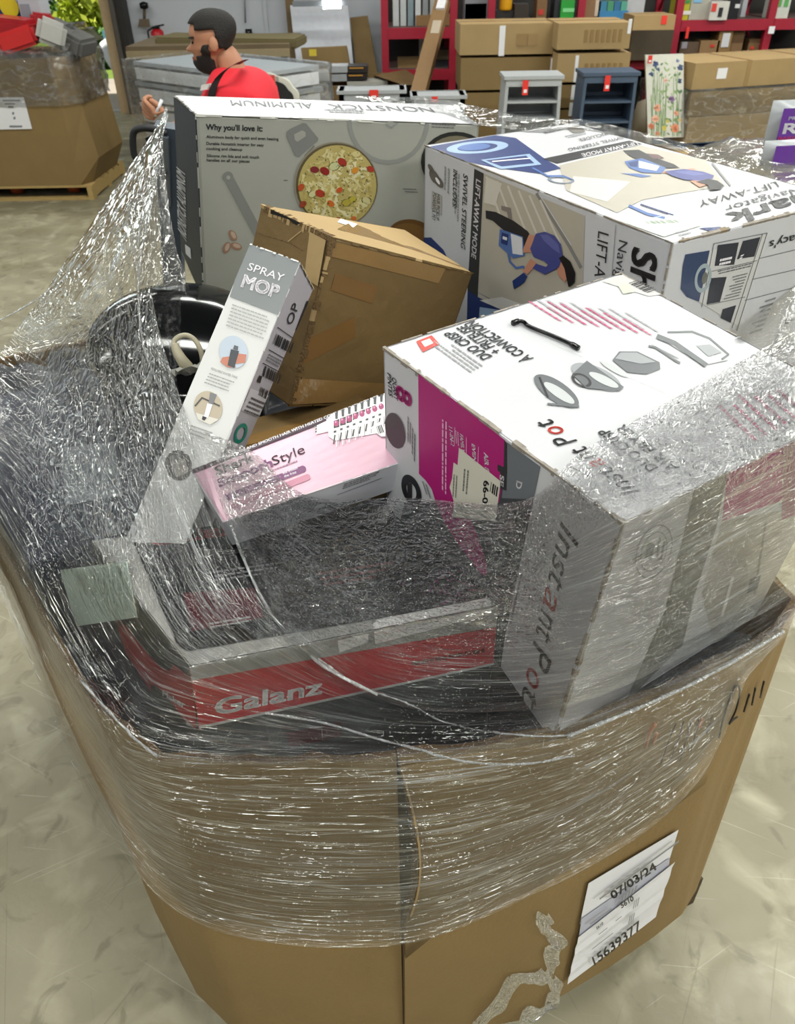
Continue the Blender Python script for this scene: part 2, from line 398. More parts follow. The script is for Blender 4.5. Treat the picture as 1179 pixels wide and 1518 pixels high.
def film_mat(name, haze=.03, streak=.3, su=5., sv=300., bump=.6, rough=.1, cs=45., gloss=2.1, g0=.015):
    """clear stretch wrap: see-through, glossy, with milky streaks painted in for folds and glare"""
    m = bpy.data.materials.new(name); m.use_nodes = True; nt = m.node_tree; nt.nodes.clear()
    out = nd(nt, 'ShaderNodeOutputMaterial'); uv = nd(nt, 'ShaderNodeUVMap'); uv.uv_map = 'UVMap'
    def lk(a, b): nt.links.new(a, b)
    def noise(st, scale, det, dist=0., vec=None, col=False):
        mp = nd(nt, 'ShaderNodeMapping'); mp.inputs['Scale'].default_value = st; lk(vec or uv.outputs[0], mp.inputs[0])
        n = nd(nt, 'ShaderNodeTexNoise'); n.inputs['Scale'].default_value = scale; n.inputs['Detail'].default_value = det; n.inputs['Distortion'].default_value = dist
        lk(mp.outputs[0], n.inputs['Vector']); return n.outputs['Color' if col else 'Fac']
    def mth(op, a, b=None, c=None):
        x = nd(nt, 'ShaderNodeMath', operation=op)
        for i, v in enumerate((a, b, c)):
            if v is None: continue
            if isinstance(v, (int, float)): x.inputs[i].default_value = v
            else: lk(v, x.inputs[i])
        return x.outputs[0]
    def rng(src, a, b, c, d):
        r = nd(nt, 'ShaderNodeMapRange'); lk(src, r.inputs[0])
        for i, v in enumerate((a, b, c, d)): r.inputs[i+1].default_value = v
        return r.outputs[0]
    at_ = nd(nt, 'ShaderNodeAttribute'); at_.attribute_name = 'crinkle'; cr = at_.outputs['Fac']
    s1 = noise((su, sv, 1), 1., 3, .25); s2 = noise((su*3, sv*1.7, 1), 1., 2, .2); big = noise((4, 4, 1), 1., 3); s3 = noise((su*.7, sv*.12, 1), 1., 2, .3)
    # warped coordinates for creases
    s4 = noise((su*1.1, sv*.30, 1), 1., 2, .35); crease = mth('MINIMUM', mth('ABSOLUTE', mth('SUBTRACT', s4, .5)), .035)
    wc = noise((1, 1, 1), 14., 3, 0, None, True); vm = nd(nt, 'ShaderNodeVectorMath', operation='SCALE'); lk(wc, vm.inputs[0]); vm.inputs['Scale'].default_value = .07
    va = nd(nt, 'ShaderNodeVectorMath', operation='ADD'); lk(uv.outputs[0], va.inputs[0]); lk(vm.outputs[0], va.inputs[1])
    def vor(scale, st=(1, 1, 1)):
        mp = nd(nt, 'ShaderNodeMapping'); mp.inputs['Scale'].default_value = st; lk(va.outputs[0], mp.inputs[0])
        v = nd(nt, 'ShaderNodeTexVoronoi'); v.feature = 'DISTANCE_TO_EDGE'; v.inputs['Scale'].default_value = scale; lk(mp.outputs[0], v.inputs['Vector']); return v.outputs['Distance']
    v1 = vor(cs, (.55, 1, 1)); v2 = vor(cs*2.3, (1, .6, 1))
    streakh = mth('ADD', mth('ADD', mth('MULTIPLY', s1, .10), mth('MULTIPLY', s2, .05)), mth('ADD', mth('ADD', mth('MULTIPLY', s3, .26), mth('MULTIPLY', crease, 2.2)), mth('MULTIPLY', mth('ADD', rng(s1, .56, .64, 0, 1), rng(s2, .60, .68, 0, .7)), .035)))
    crh = mth('ADD', mth('ADD', mth('MULTIPLY', v1, 2.2), mth('MULTIPLY', v2, 1.2)), mth('MULTIPLY', noise((1, 1, 1), cs*.6, 4, 1.), .9))
    h = mth('ADD', mth('MULTIPLY', streakh, mth('SUBTRACT', 1.1, cr)), mth('MULTIPLY', crh, cr))
    bp = nd(nt, 'ShaderNodeBump'); bp.inputs['Strength'].default_value = bump; bp.inputs['Distance'].default_value = .014; lk(h, bp.inputs['Height'])
    fold_glare_s = mth('MULTIPLY', rng(mth('ADD', mth('MULTIPLY', s1, .6), mth('MULTIPLY', s3, .4)), .545, .62, 0, 1), rng(big, .42, .58, .2, 1))  # whitish diffuse streaks: milky folds, with glare painted in as well
    fold_c = mth('MULTIPLY', mth('ADD', rng(v1, .0, .03, 1, 0), rng(v2, .0, .03, .5, 0)), rng(big, .38, .6, .1, 1))
    fold = mth('ADD', mth('MULTIPLY', fold_glare_s, mth('SUBTRACT', 1, cr)), mth('MULTIPLY', fold_c, cr))
    hz = mth('MINIMUM', mth('ADD', haze, mth('MULTIPLY', fold, streak)), .9)
    tr = nd(nt, 'ShaderNodeBsdfTransparent'); tr.inputs[0].default_value = (.99, .99, .99, 1)
    df = nd(nt, 'ShaderNodeBsdfDiffuse'); df.inputs[0].default_value = (.86, .89, .9, 1)
    tl = nd(nt, 'ShaderNodeBsdfTranslucent'); tl.inputs[0].default_value = (.84, .87, .88, 1)
    dm = nd(nt, 'ShaderNodeMixShader'); dm.inputs[0].default_value = .4; lk(df.outputs[0], dm.inputs[1]); lk(tl.outputs[0], dm.inputs[2])
    m1 = nd(nt, 'ShaderNodeMixShader'); lk(hz, m1.inputs[0]); lk(tr.outputs[0], m1.inputs[1]); lk(dm.outputs[0], m1.inputs[2])
    gl = nd(nt, 'ShaderNodeBsdfGlossy'); gl.inputs['Roughness'].default_value = rough; gl.inputs[0].default_value = (1, 1, 1, 1); lk(bp.outputs[0], gl.inputs['Normal'])
    fr = nd(nt, 'ShaderNodeFresnel'); fr.inputs[0].default_value = 1.5; lk(bp.outputs[0], fr.inputs['Normal'])
    fac = mth('MINIMUM', mth('ADD', mth('MULTIPLY', fr.outputs[0], mth('MULTIPLY', gloss, mth('ADD', .5, mth('MULTIPLY', cr, .55)))), mth('ADD', g0, mth('MULTIPLY', rng(crease, .0, .03, .42, 0), mth('SUBTRACT', 1, cr)))), .75)
    m2 = nd(nt, 'ShaderNodeMixShader'); lk(fac, m2.inputs[0]); lk(m1.outputs[0], m2.inputs[1]); lk(gl.outputs[0], m2.inputs[2])
    lk(m2.outputs[0], out.inputs[0]); return m
FILM_BG = film_mat('film_background', .05, .28, 4, 30, .6, .14, 7.)
def sheet(name, P, U, V, m, parent=None, crinkle=None, smooth=True):
    """film mesh from a grid of points P[j][i]"""
    nj, ni = P.shape[:2]; me = bpy.data.meshes.new(name); v = P.reshape(-1, 3)
    f = [(j*ni+i, j*ni+i+1, (j+1)*ni+i+1, (j+1)*ni+i) for j in range(nj-1) for i in range(ni-1)]
    c = np.zeros(3) if parent is not None else v.mean(0)
    me.from_pydata([tuple(p) for p in (v-c)], [], f); me.materials.append(m)
    uvl = me.uv_layers.new(name='UVMap'); UVf = np.stack([U.reshape(-1), V.reshape(-1)], 1)
    li = np.zeros(len(me.loops), int); me.loops.foreach_get('vertex_index', li); uvl.data.foreach_set('uv', UVf[li].reshape(-1))
    a = me.attributes.new('crinkle', 'FLOAT', 'POINT'); a.data.foreach_set('value', (np.zeros(len(v)) if crinkle is None else crinkle.reshape(-1)).astype(np.float32))
    me.polygons.foreach_set('use_smooth', [smooth]*len(f)); me.update()
    o = bpy.data.objects.new(name, me); COL.objects.link(o); o.location = Vector([float(t) for t in c])
    if parent is not None: o.parent = parent; o.matrix_parent_inverse = parent.matrix_world.inverted()
    return o
def bandgrid(pts, z0f, z1f, nj=14, amp=.01, seed=1, closed=False):
    pts = [np.array(p, float) for p in pts]
    if closed: pts = pts+[pts[0]]
    out = []; r = np.random.default_rng(seed)
    for a, b in zip(pts[:-1], pts[1:]):
        n = max(2, int(np.linalg.norm(b-a)/.05))
        for k in range(n): out.append(a+(b-a)*k/n)
    out.append(pts[-1]); ni = len(out); P = np.zeros((nj, ni, 3)); U = np.zeros((nj, ni)); V = np.zeros((nj, ni))
    c = np.mean(out, 0)
    for i, p in enumerate(out):
        d = (p-c)/np.linalg.norm(p-c)
        for j in range(nj):
            t = j/(nj-1); z = z0f(i/ni)*(1-t)+z1f(i/ni)*t; q = p+d*(.012+amp*r.random())
            P[j, i] = (q[0], q[1], z); U[j, i] = i*.05; V[j, i] = z
    return P, U, V
# ---- wrapped bulk box on the left
Y0 = 8.0
xl = -5.4; xr = at(141, 262, Y0)[0]; zt = at(60, 72, Y0)[2]
root = empty('bulk_box', ((xl+xr)/2, Y0+.5, .13), 'tall kraft bulk box on a pallet at the left, its top wrapped in film', 'box')
mb = MB(); prof = [(xl, Y0), (xr-.16, Y0), (xr-.02, Y0+.14), (xr, Y0+.9), (xr-.3, Y0+1.15), (xl, Y0+1.15)]
zs = [.13, .35, .8, 1.2]
vs = []; fs = []; n = len(prof)
for k, z in enumerate(zs):
    for i, (x, y) in enumerate(prof): vs.append((x+(-.06 if k == 3 and i in (1, 2, 3) else 0.0)+(.05 if k == 1 and i in (2, 3) else 0)-(.06 if k == 0 and i in (2, 3) else 0), y, z))
for k in range(3): fs += [(k*n+i, k*n+(i+1) % n, (k+1)*n+(i+1) % n, (k+1)*n+i) for i in range(n)]
fs.append(tuple(range(3*n, 4*n)))
mb.add(vs, fs, KRAFT); mb.build('cardboard_wall', root)
mb = MB(); a = at(-2, 192, Y0-.01); b = at(35, 144, Y0-.01); mb.box((a[0], Y0-.012, a[2]), (b[0], Y0-.004, b[2]), PAPER)
fk = Face(mb, (a[0], Y0-.012, b[2]), (b[0], Y0-.012, b[2]), (b[0], Y0-.012, a[2]), (a[0], Y0-.012, a[2]), np.array([(a[0]+b[0])/2, Y0+1, 1.]))
gx = ink('7d7f86')
for (x0, y0, x1, y1) in ((4, 148, 30, 150), (7, 153, 22, 155), (12, 157, 20, 160), (18, 166, 21, 170), (20, 173, 23, 177), (14, 186, 33, 189)): fk.poly([(x0, y0), (x1, y0), (x1, y1), (x0, y1)], gx)
tag(mb.build('shipping_sheet', root), 'white shipping sheet with grey print')
pts = [(xl, Y0), (xr-.16, Y0), (xr-.02, Y0+.14), (xr, Y0+.9), (xr-.3, Y0+1.15), (xl, Y0+1.15)]
P, U, V = bandgrid(pts, lambda s: .82, lambda s: 1.27+.05*math.sin(s*9), 12, .03, 3)
sheet('film_wrap', P, U, V, FILM_BG, root, np.full(U.shape, .5))
nj, ni = 16, 26; P = np.zeros((nj, ni, 3)); U = np.zeros((nj, ni)); V = np.zeros((nj, ni)); r = np.random.default_rng(5)
for j in range(nj):
    for i in range(ni):
        u, v = i/(ni-1), j/(nj-1); x = xl+(xr-xl)*u
        P[j, i] = (x, Y0-.02+1.15*v, 1.24+.17*math.sin(math.pi*v)*(.6+.5*math.sin(u*7+1))+r.normal()*.015); U[j, i] = u*2; V[j, i] = v
sheet('film_cover', P, U, V, FILM_BG, root, np.full(U.shape, .8))
pal_left = pallet(xl, xr-.05, Y0-.02, Y0+1.1, 0, 'light wooden pallet under the wrapped bulk box at the left', mat('fresh_pallet_wood', srgb('b69a62'), .8, .15, 8, stretch=(1, 8, 8)))
for k, px in enumerate((4, 90)):                                        # orange blocks inside the pallet openings
    mb = MB(); a = at(px, 270, Y0+.2); mb.lathe([(0, -.05), (.045, -.05), (.05, 0), (.045, .05), (0, .05)], mat('orange_plastic', srgb('c25a22'), .5), (a[0]+.1, Y0+.25, .055), M=Matrix.Rotation(math.pi/2, 3, 'Y').to_4x4())
    tag(mb.build('orange_roller', pal_left), 'bright orange roller')
YB = 8.5
mb = MB(); X0, Z0, X1, Z1 = fbox(mb, -40, 2, 35, 30, YB, .4, mat('retail_blue', srgb('23407f'), .4))
c = at(14, 10, YB-.01); mb.lathe([(0, 0), (.085, 0), (.085, .01), (0, .01)], ink('e2cf2e'), tuple(c), M=Matrix.Rotation(math.pi/2, 3, 'X').to_4x4(), smooth=False)
tag(mb.build('retail_box'), 'blue retail box with a yellow disc on top of the wrapped bulk box', 'box')
mb = MB(); fbox(mb, 37, -12, 53, 46, YB-.1, .25, mat('pale_grey_box', srgb('b9bdc4'), .5)); fbox(mb, 38, 6, 42, 44, YB-.11, .02, ink('8d939c')); tag(mb.build('retail_box'), 'pale grey narrow carton standing beside the blue box', 'box')
REDB = mat('red_printed_bag', srgb('b3242c'), .35, .25, 6, .3, 8)
def lump(pts, m, name, label, cat):
    mb = MB(); r = random.Random(len(label)); c = np.mean([p for p in pts], 0)
    for (x, y, z), s in [(p[:3], p[3]) for p in pts]:
        pr = [(0, -s*.6), (s*.7, -s*.5), (s, 0), (s*.8, s*.4), (0, s*.55)]; mb.lathe(pr, m, (x, y, z), 14)
    return tag(mb.build(name), label, cat)
a = at(26, 55, YB-.3); b = at(10, 44, YB-.1); d = at(64, 30, YB)
def slab(px, py, Y, w, dp, h, rz, rx, m, name, label, cat):
    c = at(px, py, Y); M = Matrix.Translation(Vector([float(t) for t in c])) @ Matrix.Rotation(math.radians(rz), 4, 'Z') @ Matrix.Rotation(math.radians(rx), 4, 'Y')
    mb = MB(); N = 6; vs = []
    mb.box((-w/2, -dp/2, -h/2), (w/2, dp/2, h/2), m, M); o = mb.build(name)
    bm = bmesh.new(); bm.from_mesh(o.data); bmesh.ops.bevel(bm, geom=bm.edges[:], offset=min(w, dp, h)*.18, segments=2, affect='EDGES'); bm.to_mesh(o.data); bm.free(); o.data.update()
    return tag(o, label, cat)
slab(28, 57, YB-.35, .34, .3, .16, 12, -14, mat('bright_red_plastic', srgb('c92a2a'), .35), 'plastic_pouch', 'bright red pouch lying at the front of the load on the left bulk box', 'pouch')
slab(14, 42, YB-.25, .5, .3, .18, -8, 6, REDB, 'plastic_pouch', 'darker red pouch under the blue box on the left bulk box', 'pouch')
slab(63, 31, YB-.05, .2, .3, .13, 20, 10, REDB, 'plastic_pouch', 'small red packet by the doorway side of the left load', 'pouch')
slab(76, 48, YB-.35, .24, .26, .2, 20, 24, mat('crumpled_white_bag', srgb('b9b7b3'), .5, .1, 6, .4, 8), 'paper_sack', 'crumpled white sack tilted on top of the left bulk box', 'bag')
slab(100, 56, YB-.15, .42, .36, .16, -8, 26, mat('grey_plastic_bag', srgb('6d6c6a'), .4, .2, 6, .4, 8), 'plastic_sack', 'dark grey sack sloping to the right corner of the left bulk box', 'bag')

# vehicle outside, beside the door jamb
root = empty('parked_tractor', (-4.55, 15.6, 0), 'white and blue vehicle parked outside, partly hidden by the door jamb', 'vehicle')
wt = mat('vehicle_white', srgb('dfe3e4'), .4)
mb = MB(); c = at(184, 118, 15.2); M = Matrix.Rotation(math.pi/2, 3, 'Y').to_4x4()
mb.lathe([(.0, -.1), (.3, -.1), (.42, -.06), (.42, .06), (.3, .1), (0, .1)], wt, (c[0], 15.2, .42), M=Matrix.Rotation(math.radians(60), 3, 'Y').to_4x4()); mb.build('wheel_fender', root)
mb = MB(); c = at(166, 55, 15.8); mb.bar(at(158, 45, 15.8), at(164, 82, 15.8), .12, .12, mat('vehicle_blue', srgb('5d93a5'), .4)); mb.bar(at(156, 36, 15.8), at(168, 36, 15.8), .15, .1, wt); mb.bar(at(164, 82, 15.8), at(178, 95, 15.8), .2, .12, wt); mb.build('mirror_arm', root)

# ---- wall items
c = at(235, 50, 13.1); root = empty('fire_extinguisher', (c[0], 13.0, c[2]-.1), 'small red fire extinguisher hung on the white back wall', 'fire extinguisher')
mb = MB(); z = at(235, 64, 13.1)[2]; s = (at(235, 40, 13.1)[2]-z)
mb.lathe([(0, 0), (.085, 0), (.09, .02), (.09, s*.72), (.06, s*.88), (.03, s*.95), (0, s*.95)], mat('extinguisher_red', srgb('c01f28'), .25), (c[0], 13.04, z), 18); mb.build('cylinder', root)
mb = MB(); mb.box((c[0]-.045, 12.99, z+s*.93), (c[0]+.05, 13.06, z+s*1.08), BLACKP); mb.bar((c[0]-.02, 13.02, z+s*1.05), (c[0]+.12, 13.02, z+s*1.16), .02, .02, BLACKP); mb.build('valve_head', root)
mb = MB(); mb.tube([(c[0]-.04, 13.0, z+s), (c[0]-.12, 12.99, z+s*.8), (c[0]-.12, 12.99, z+s*.3), (c[0]-.09, 12.99, z+s*.15)], .014, BLACKP); mb.build('hose', root)
mb = MB(); mb.lathe([(.091, s*.28), (.0915, s*.5)], ink('d8cfc6'), (c[0], 13.04, z), 18); mb.build('label_band', root)
mb = MB(); a = at(214, 8, 13.1); b = at(214, 28, 13.1); e = at(214, 40, 13.1)
mb.tube([a, b], .02, mat('tool_brown', srgb('6a5c4a'), .6)); mb.add([(b[0]-.07, 13.08, b[2]), (b[0]+.07, 13.08, b[2]), (e[0]+.085, 13.08, e[2]), (e[0]-.085, 13.08, e[2]), (b[0]-.07, 13.1, b[2]), (b[0]+.07, 13.1, b[2]), (e[0]+.085, 13.1, e[2]), (e[0]-.085, 13.1, e[2])], [(0,1,2,3), (7,6,5,4), (0,4,5,1), (1,5,6,2), (2,6,7,3), (3,7,4,0)], mat('tool_brown', srgb('6a5c4a')))
mb.lathe([(0, -.05), (.06, -.03), (.06, .03), (0, .05)], BLACKP, (a[0], 13.08, a[2]), 12)
tag(mb.build('floor_scraper'), 'brown flat scraper hanging on the wall above the extinguisher', 'tool')
mb = MB(); mb.tube([at(362, -40, 13.15), at(364, 34, 13.15)], .012, mat('conduit_grey', srgb('8f9297'), .5)); mb.tube([at(346, 70, 13.1), at(368, 49, 13.1)], .014, mat('conduit_grey', srgb('8f9297'))); mb.lathe([(0, -.05), (.05, -.04), (.05, .05), (0, .05)], BLACKP, tuple(at(369, 49, 13.1)), 10)
tag(mb.build('wall_conduit'), 'thin grey conduit with a black fitting on the wall right of the man', 'conduit')

# ---- brown table top and wrapped stack of white panels left of the man
YT = 9.2
mb = MB(); a = at(186, 70, YT); b = at(356, 66, YT); za = at(270, 78, YT)[2]
mb.box((a[0], YT, za), (b[0]+.5, YT+1.3, za+.06), mat('table_brown', srgb('6e5f48'), .5, .12, 4)); mb.box((a[0], YT-.02, za-.05), (b[0]+.5, YT, za+.02), mat('table_edge', srgb('9a8a6b'), .6))
for xx in (a[0]+.05, (a[0]+b[0])/2, b[0]+.4): mb.box((xx, YT+.05, 0), (xx+.06, YT+.12, za), mat('dark_leg', srgb('2b2926'), .5))
mb.box((a[0]+.2, YT+.1, .2), (b[0]+.4, YT+1.2, za-.25), mat('dark_leg', srgb('2b2926')))
tag(mb.build('work_table'), 'long brown work table standing against the back wall behind the man', 'table')
slab(345, 60, YT+.5, 1.5, .6, .09, -6, 1, mat('olive_mat', srgb('6b6142'), .8), 'folded_mat', 'olive brown folded mat lying on the work table behind the head of the man', 'mat')
STK = [mat('panel_white', srgb('e6e8ec'), .4, .03), mat('panel_grey', srgb('9aa0a6'), .45, .05), mat('panel_dark', srgb('4c4a47'), .5)]
zb = .12; PH = (.28, .24, .05, .12, .05, .12, .05, .11, .05)
c0_ = at(208, 160, 8.0); MS = Matrix.Translation((float(c0_[0]), 8.0, 0)) @ Matrix.Rotation(math.radians(-42), 4, 'Z')
labs = ['lowest', 'second from the bottom', 'third from the bottom', 'fourth from the bottom', 'middle', 'fourth from the top', 'third from the top', 'second from the top', 'topmost']
for k, h in enumerate(PH):
    o_ = [0, .02, -.02, .03, .0, .03, -.01, .03, .02][k]; m = STK[(0, 0, 1, 0, 0, 0, 1, 0, 1)[k]]; mb = MB(); mb.box((o_, 0, zb), (1.65-o_, .75, zb+h-.02), m, MS); zb += h
    tag(mb.build('flat_panel_box'), f'flat pale panel box, {labs[k]} in the wrapped stack left of the man', 'box', 'panel boxes stacked left of the man')
pallet(0, 1.6, .02, .73, 0, 'pallet under the wrapped stack of pale panel boxes', WOOD_D, .115, MS)
P, U, V = bandgrid([tuple((MS @ Vector(p))[:2]) for p in ((-.04, -.05, 0), (1.7, -.05, 0), (1.7, .8, 0), (-.04, .8, 0))], lambda s: .12, lambda s: zb+.0, 10, .02, 9, True)
tag(sheet('stretch_wrap', P, U, V, FILM_BG, None, np.full(U.shape, .3)), 'clear film around the stack of pale panel boxes left of the man', 'stretch wrap')

# ---- things on the back table right of the man
carton(0, 0, 1, 1, 13, .1, 'x') if False else None
mb = MB(); a, b = at(428, -30, 12.9), at(452, 105, 12.9); mb.add([at(420, -30, 12.9), at(432, -30, 12.9), at(448, 108, 12.7), at(432, 108, 12.7), at(420, -30, 12.96), at(432, -30, 12.96), at(448, 108, 12.8), at(432, 108, 12.8)], [(0,1,2,3), (7,6,5,4), (0,4,5,1), (1,5,6,2), (2,6,7,3), (3,7,4,0)], KRAFT_D)
tag(mb.build('flattened_carton'), 'tall brown flattened carton leaning behind the white board', 'box')
def leaning(quad, Y0_, Y1_, th, m, name, label, cat):
    """flat panel leaning on the wall: quad is TL, TR, BR, BL"""
    q = [at(*quad[0], Y1_), at(*quad[1], Y1_), at(*quad[2], Y0_), at(*quad[3], Y0_)]; bk = [p+np.array([0, th, 0]) for p in q]
    mb = MB(); mb.add(q+bk, [(0,3,2,1), (4,5,6,7), (0,1,5,4), (1,2,6,5), (2,3,7,6), (3,0,4,7)], m)
    return tag(mb.build(name), label, cat), q
leaning([(430, 8), (516, 8), (530, 165), (448, 167)], 12.3, 12.7, .04, mat('white_board', srgb('c9ccd4'), .4), 'white_board', 'large white board leaning on the back wall with the bright lamp at its top', 'board')
c = at(462, 5, 12.2); root = empty('work_light', tuple(c), 'slim work lamp glowing at the top of the white board', 'lamp')
mb = MB(); mb.bar(at(434, 6, 12.2), at(515, 4, 12.2), .06, .06, mat('lamp_housing', srgb('9aa0a6'), .3, metal=.6)); mb.build('housing', root)
em = bpy.data.materials.new('lamp_glow'); em.use_nodes = True; em.node_tree.nodes['Principled BSDF'].inputs['Emission Color'].default_value = (1, 1, .97, 1); em.node_tree.nodes['Principled BSDF'].inputs['Emission Strength'].default_value = 14
mb = MB(); mb.bar(at(479, 7, 12.14), at(505, 6, 12.14), .07, .09, em); mb.build('lit_tube', root)
leaning([(446, 72), (514, 69), (532, 175), (464, 177)], 12.0, 12.15, .12, KRAFT, 'carton', 'flat kraft carton with a yellow sticker leaning below the white board', 'box')
o = bpy.data.objects[-1] if False else None
mb = MB(); a = at(459, 83, 11.93); b = at(469, 73, 11.93); mb.box((a[0], 11.92, a[2]), (b[0], 11.93, b[2]), ink('d9c343')); q = MB()
cartonpar = [o for o in bpy.data.objects if o.name.startswith('carton')][-1]
mb.build('yellow_sticker', cartonpar)
leaning([(519, 27), (545, 24), (571, 172), (537, 172)], 12.4, 12.8, .12, KRAFT, 'carton', 'tall narrow kraft carton leaning by the wall, right of the white board', 'box')
# retail boxes on the table
tb = [((385, 88, 420, 97), 'black', '1c1c20', 'low black box on the table behind the scalloped board'),
      ((400, 100, 436, 112), 'white', 'b7b5b0', 'greyish white box on the table right behind the scalloped board'),
      ((448, 108, 486, 122), 'dark', '22242c', 'dark box at the left end of the retail boxes on the table'),
      ((486, 98, 515, 108), 'pale', 'a5a9ad', 'pale grey box topmost in the left pair of retail boxes on the table'),
      ((516, 98, 545, 108), 'black', '2a2522', 'black box with amber print topmost in the right pair on the table'),
      ((486, 110, 514, 121), 'pale', '9da1a4', 'pale grey box lower in the left pair of retail boxes on the table'),
      ((515, 109, 544, 119), 'black', '241f1e', 'black box with amber print lower in the right pair on the table'),
      ((462, 121, 484, 132), 'white', 'b4b5b4', 'small white box in front of the left pair on the table'),
      ((515, 120, 575, 130), 'white', 'a8a79f', 'long whitish box in the open kraft bin')]
for (x0, y0, x1, y1), _, hx, lb in tb:
    mb = MB(); fbox(mb, x0, y0, x1, y1, 10.6, .3, mat('retail_'+hx, srgb(hx), .45))
    if 'amber' in lb: fbox(mb, x0+2, y0+2, x1-6, y0+4, 10.592, .01, ink('c08a3a'))
    tag(mb.build('retail_box'), lb, 'box', 'retail boxes on the back table')
carton(418, 110, 462, 132, 10.2, .5, 'kraft carton with a small white sticker at the left of the open bin', KRAFT_L, lab=[(450, 123, 458, 130, PAPER)])
root = empty('open_bin', tuple(at(525, 145, 10.0)*[1, 1, 0]), 'large open kraft bin filled with retail boxes behind the picture frames', 'bin')
mb = MB(); X0, Z0, X1, Z1 = fbox(mb, 440, 126, 598, 175, 10.0, .03, KRAFT_D); mb.box((X0, 10.9, Z0), (X1, 10.93, Z1+.02), KRAFT_D); mb.box((X0, 10, Z0), (X0+.03, 10.93, Z1), KRAFT_D); mb.box((X1-.03, 10, Z0), (X1, 10.93, Z1), KRAFT_D); mb.box((X0, 10, Z0), (X1, 10.9, Z1-.25), KRAFT_D)
mb.build('bin_wall', root)
mb = MB(); mb.add([(X1-.35, 10.9, Z1), (X1, 10.0, Z1), (X1+.28, 10.15, Z1-.02), (X1+.05, 10.95, Z1+.05)], [(0,1,2,3)], KRAFT_D); mb.build('open_flap', root)
# scalloped headboard
root = empty('scalloped_board', tuple(at(400, 150, 7.0)*[1, 1, 0]), 'black board with a scalloped white edge standing right of the man', 'headboard')
pts = []
for k in range(0, 41):
    t = k/40; a = math.pi*(1-t); rr = 1+.05*abs(math.sin(a*5.5)); pts.append((388+54*rr*math.cos(a), 152-42*rr*math.sin(a)))
q = [at(x, y, 7.0) for x, y in pts]; q2 = [at(388+(x-388)*.86, 152+(y-152)*.83, 6.985) for x, y in pts]
mb = MB(); n = len(q); bk = [p+np.array([0, .06, 0]) for p in q]; bt = [np.array([p[0], 7.0, 0]) for p in (q[0], q[-1])]
mb.add([p for p in q]+bk, [tuple(range(n-1, -1, -1))]+[(i, i+1, n+i+1, n+i) for i in range(n-1)], mat('board_white', srgb('c9c7bb'), .5)); mb.box((q[0][0], 7, .0), (q[-1][0], 7.06, q[0][2]), mat('board_white', srgb('c9c7bb'))); mb.build('white_border', root)
mb = MB(); mb.add([p for p in q2], [tuple(range(n-1, -1, -1))], mat('board_black', srgb('1b1b1d'), .5)); mb.build('black_panel', root)
def redtag(x0, y0, x1, y1, Y, parent=None, label=None):
    mb = MB(); a = at(x0, y1, Y); b = at(x1, y0, Y); mb.box((a[0], Y-.004, a[2]), (b[0], Y, b[2]), REDTAG)
    w, h = x1-x0, y1-y0; a = at(x0+w*.25, y1-h*.15, Y-.006); b = at(x1-w*.25, y0+h*.62, Y-.006); mb.box((a[0], Y-.007, a[2]), (b[0], Y-.004, b[2]), PAPER); 
    o = mb.build('price_tag', parent); return o
redtag(390, 111, 407, 138, 6.97, root)
# picture frames with tags
for k, (x0, y0, x1, y1, lb) in enumerate(((505, 133, 600, 190, 'pale grey framed cabinet with a red tag, behind the cookware box'), (612, 141, 690, 190, 'pale grey framed cabinet with a red tag, left of the stacked cartons'))):
    root = empty('small_cabinet', tuple(at((x0+x1)/2, 170, 8.6)*[1, 1, 0]), lb, 'cabinet', None)
    mb = MB(); X0, Z0, X1, Z1 = fbox(mb, x0, y0, x1, y1, 8.6, .04, GREYW); mb.v = []; mb.f = []; mb.m = []; mb.sm = []
    mb.box((X0-.02, 8.58, Z1-.03), (X1+.02, 8.95, Z1), GREYW); mb.box((X0, 8.6, 0), (X0+.05, 8.93, Z1), GREYW); mb.box((X1-.05, 8.6, 0), (X1, 8.93, Z1), GREYW); mb.box((X0, 8.9, 0), (X1, 8.93, Z1), GREYW); mb.box((X0, 8.6, Z1-.1), (X1, 8.62, Z1-.03), GREYW); mb.box((X0, 8.6, .3), (X1, 8.93, .34), GREYW)
    mb.build('cabinet_frame', root)
    redtag(*[(548, 133, 561, 147), (640, 143, 649, 151)][k], 8.57, root)

# ---- red pallet racks
def rack(name, ux, Y, D, beams, zt, label):
    root = empty(name, ((at(ux[0], 100, Y)[0]+at(ux[-1], 100, Y)[0])/2, Y+D/2, 0), label, 'rack')
    xs = [at(u, 60, Y)[0] for u in ux]
    for x in xs:
        for yy in (Y, Y+D-.09):
            mb = MB(); mb.box((x-.045, yy, 0), (x+.045, yy+.09, zt), REDM); mb.build('upright', root)
        mb = MB(); mb.bar((x, Y+.05, .4), (x, Y+D-.05, 1.2), .03, .03, REDM); mb.bar((x, Y+D-.05, 1.2), (x, Y+.05, 2.0), .03, .03, REDM); mb.build('brace', root)
    for a, b in zip(xs[:-1], xs[1:]):
        for z in beams:
            for yy in (Y-.01, Y+D-.06):
                mb = MB(); mb.box((a+.045, yy, z-.1), (b-.045, yy+.05, z+.02), REDM); mb.build('beam', root)
            mb = MB(); mb.box((a+.045, Y+.04, z), (b-.045, Y+D-.06, z+.02), mat('rack_deck', srgb('5e4a45'), .7)); mb.build('shelf_deck', root)
    return root, xs
YR = 11.4
zb1 = at(600, 44, YR)[2]; zb2 = at(600, 106, YR)[2]
rack('pallet_rack', (571, 672, 727), YR, 1.0, (zb1, zb2), 3.0, 'dark red pallet rack left of the stacked cartons')
YR2 = 11.6
zc1 = at(1060, 32, YR2)[2]; zc2 = at(1060, 88, YR2)[2]
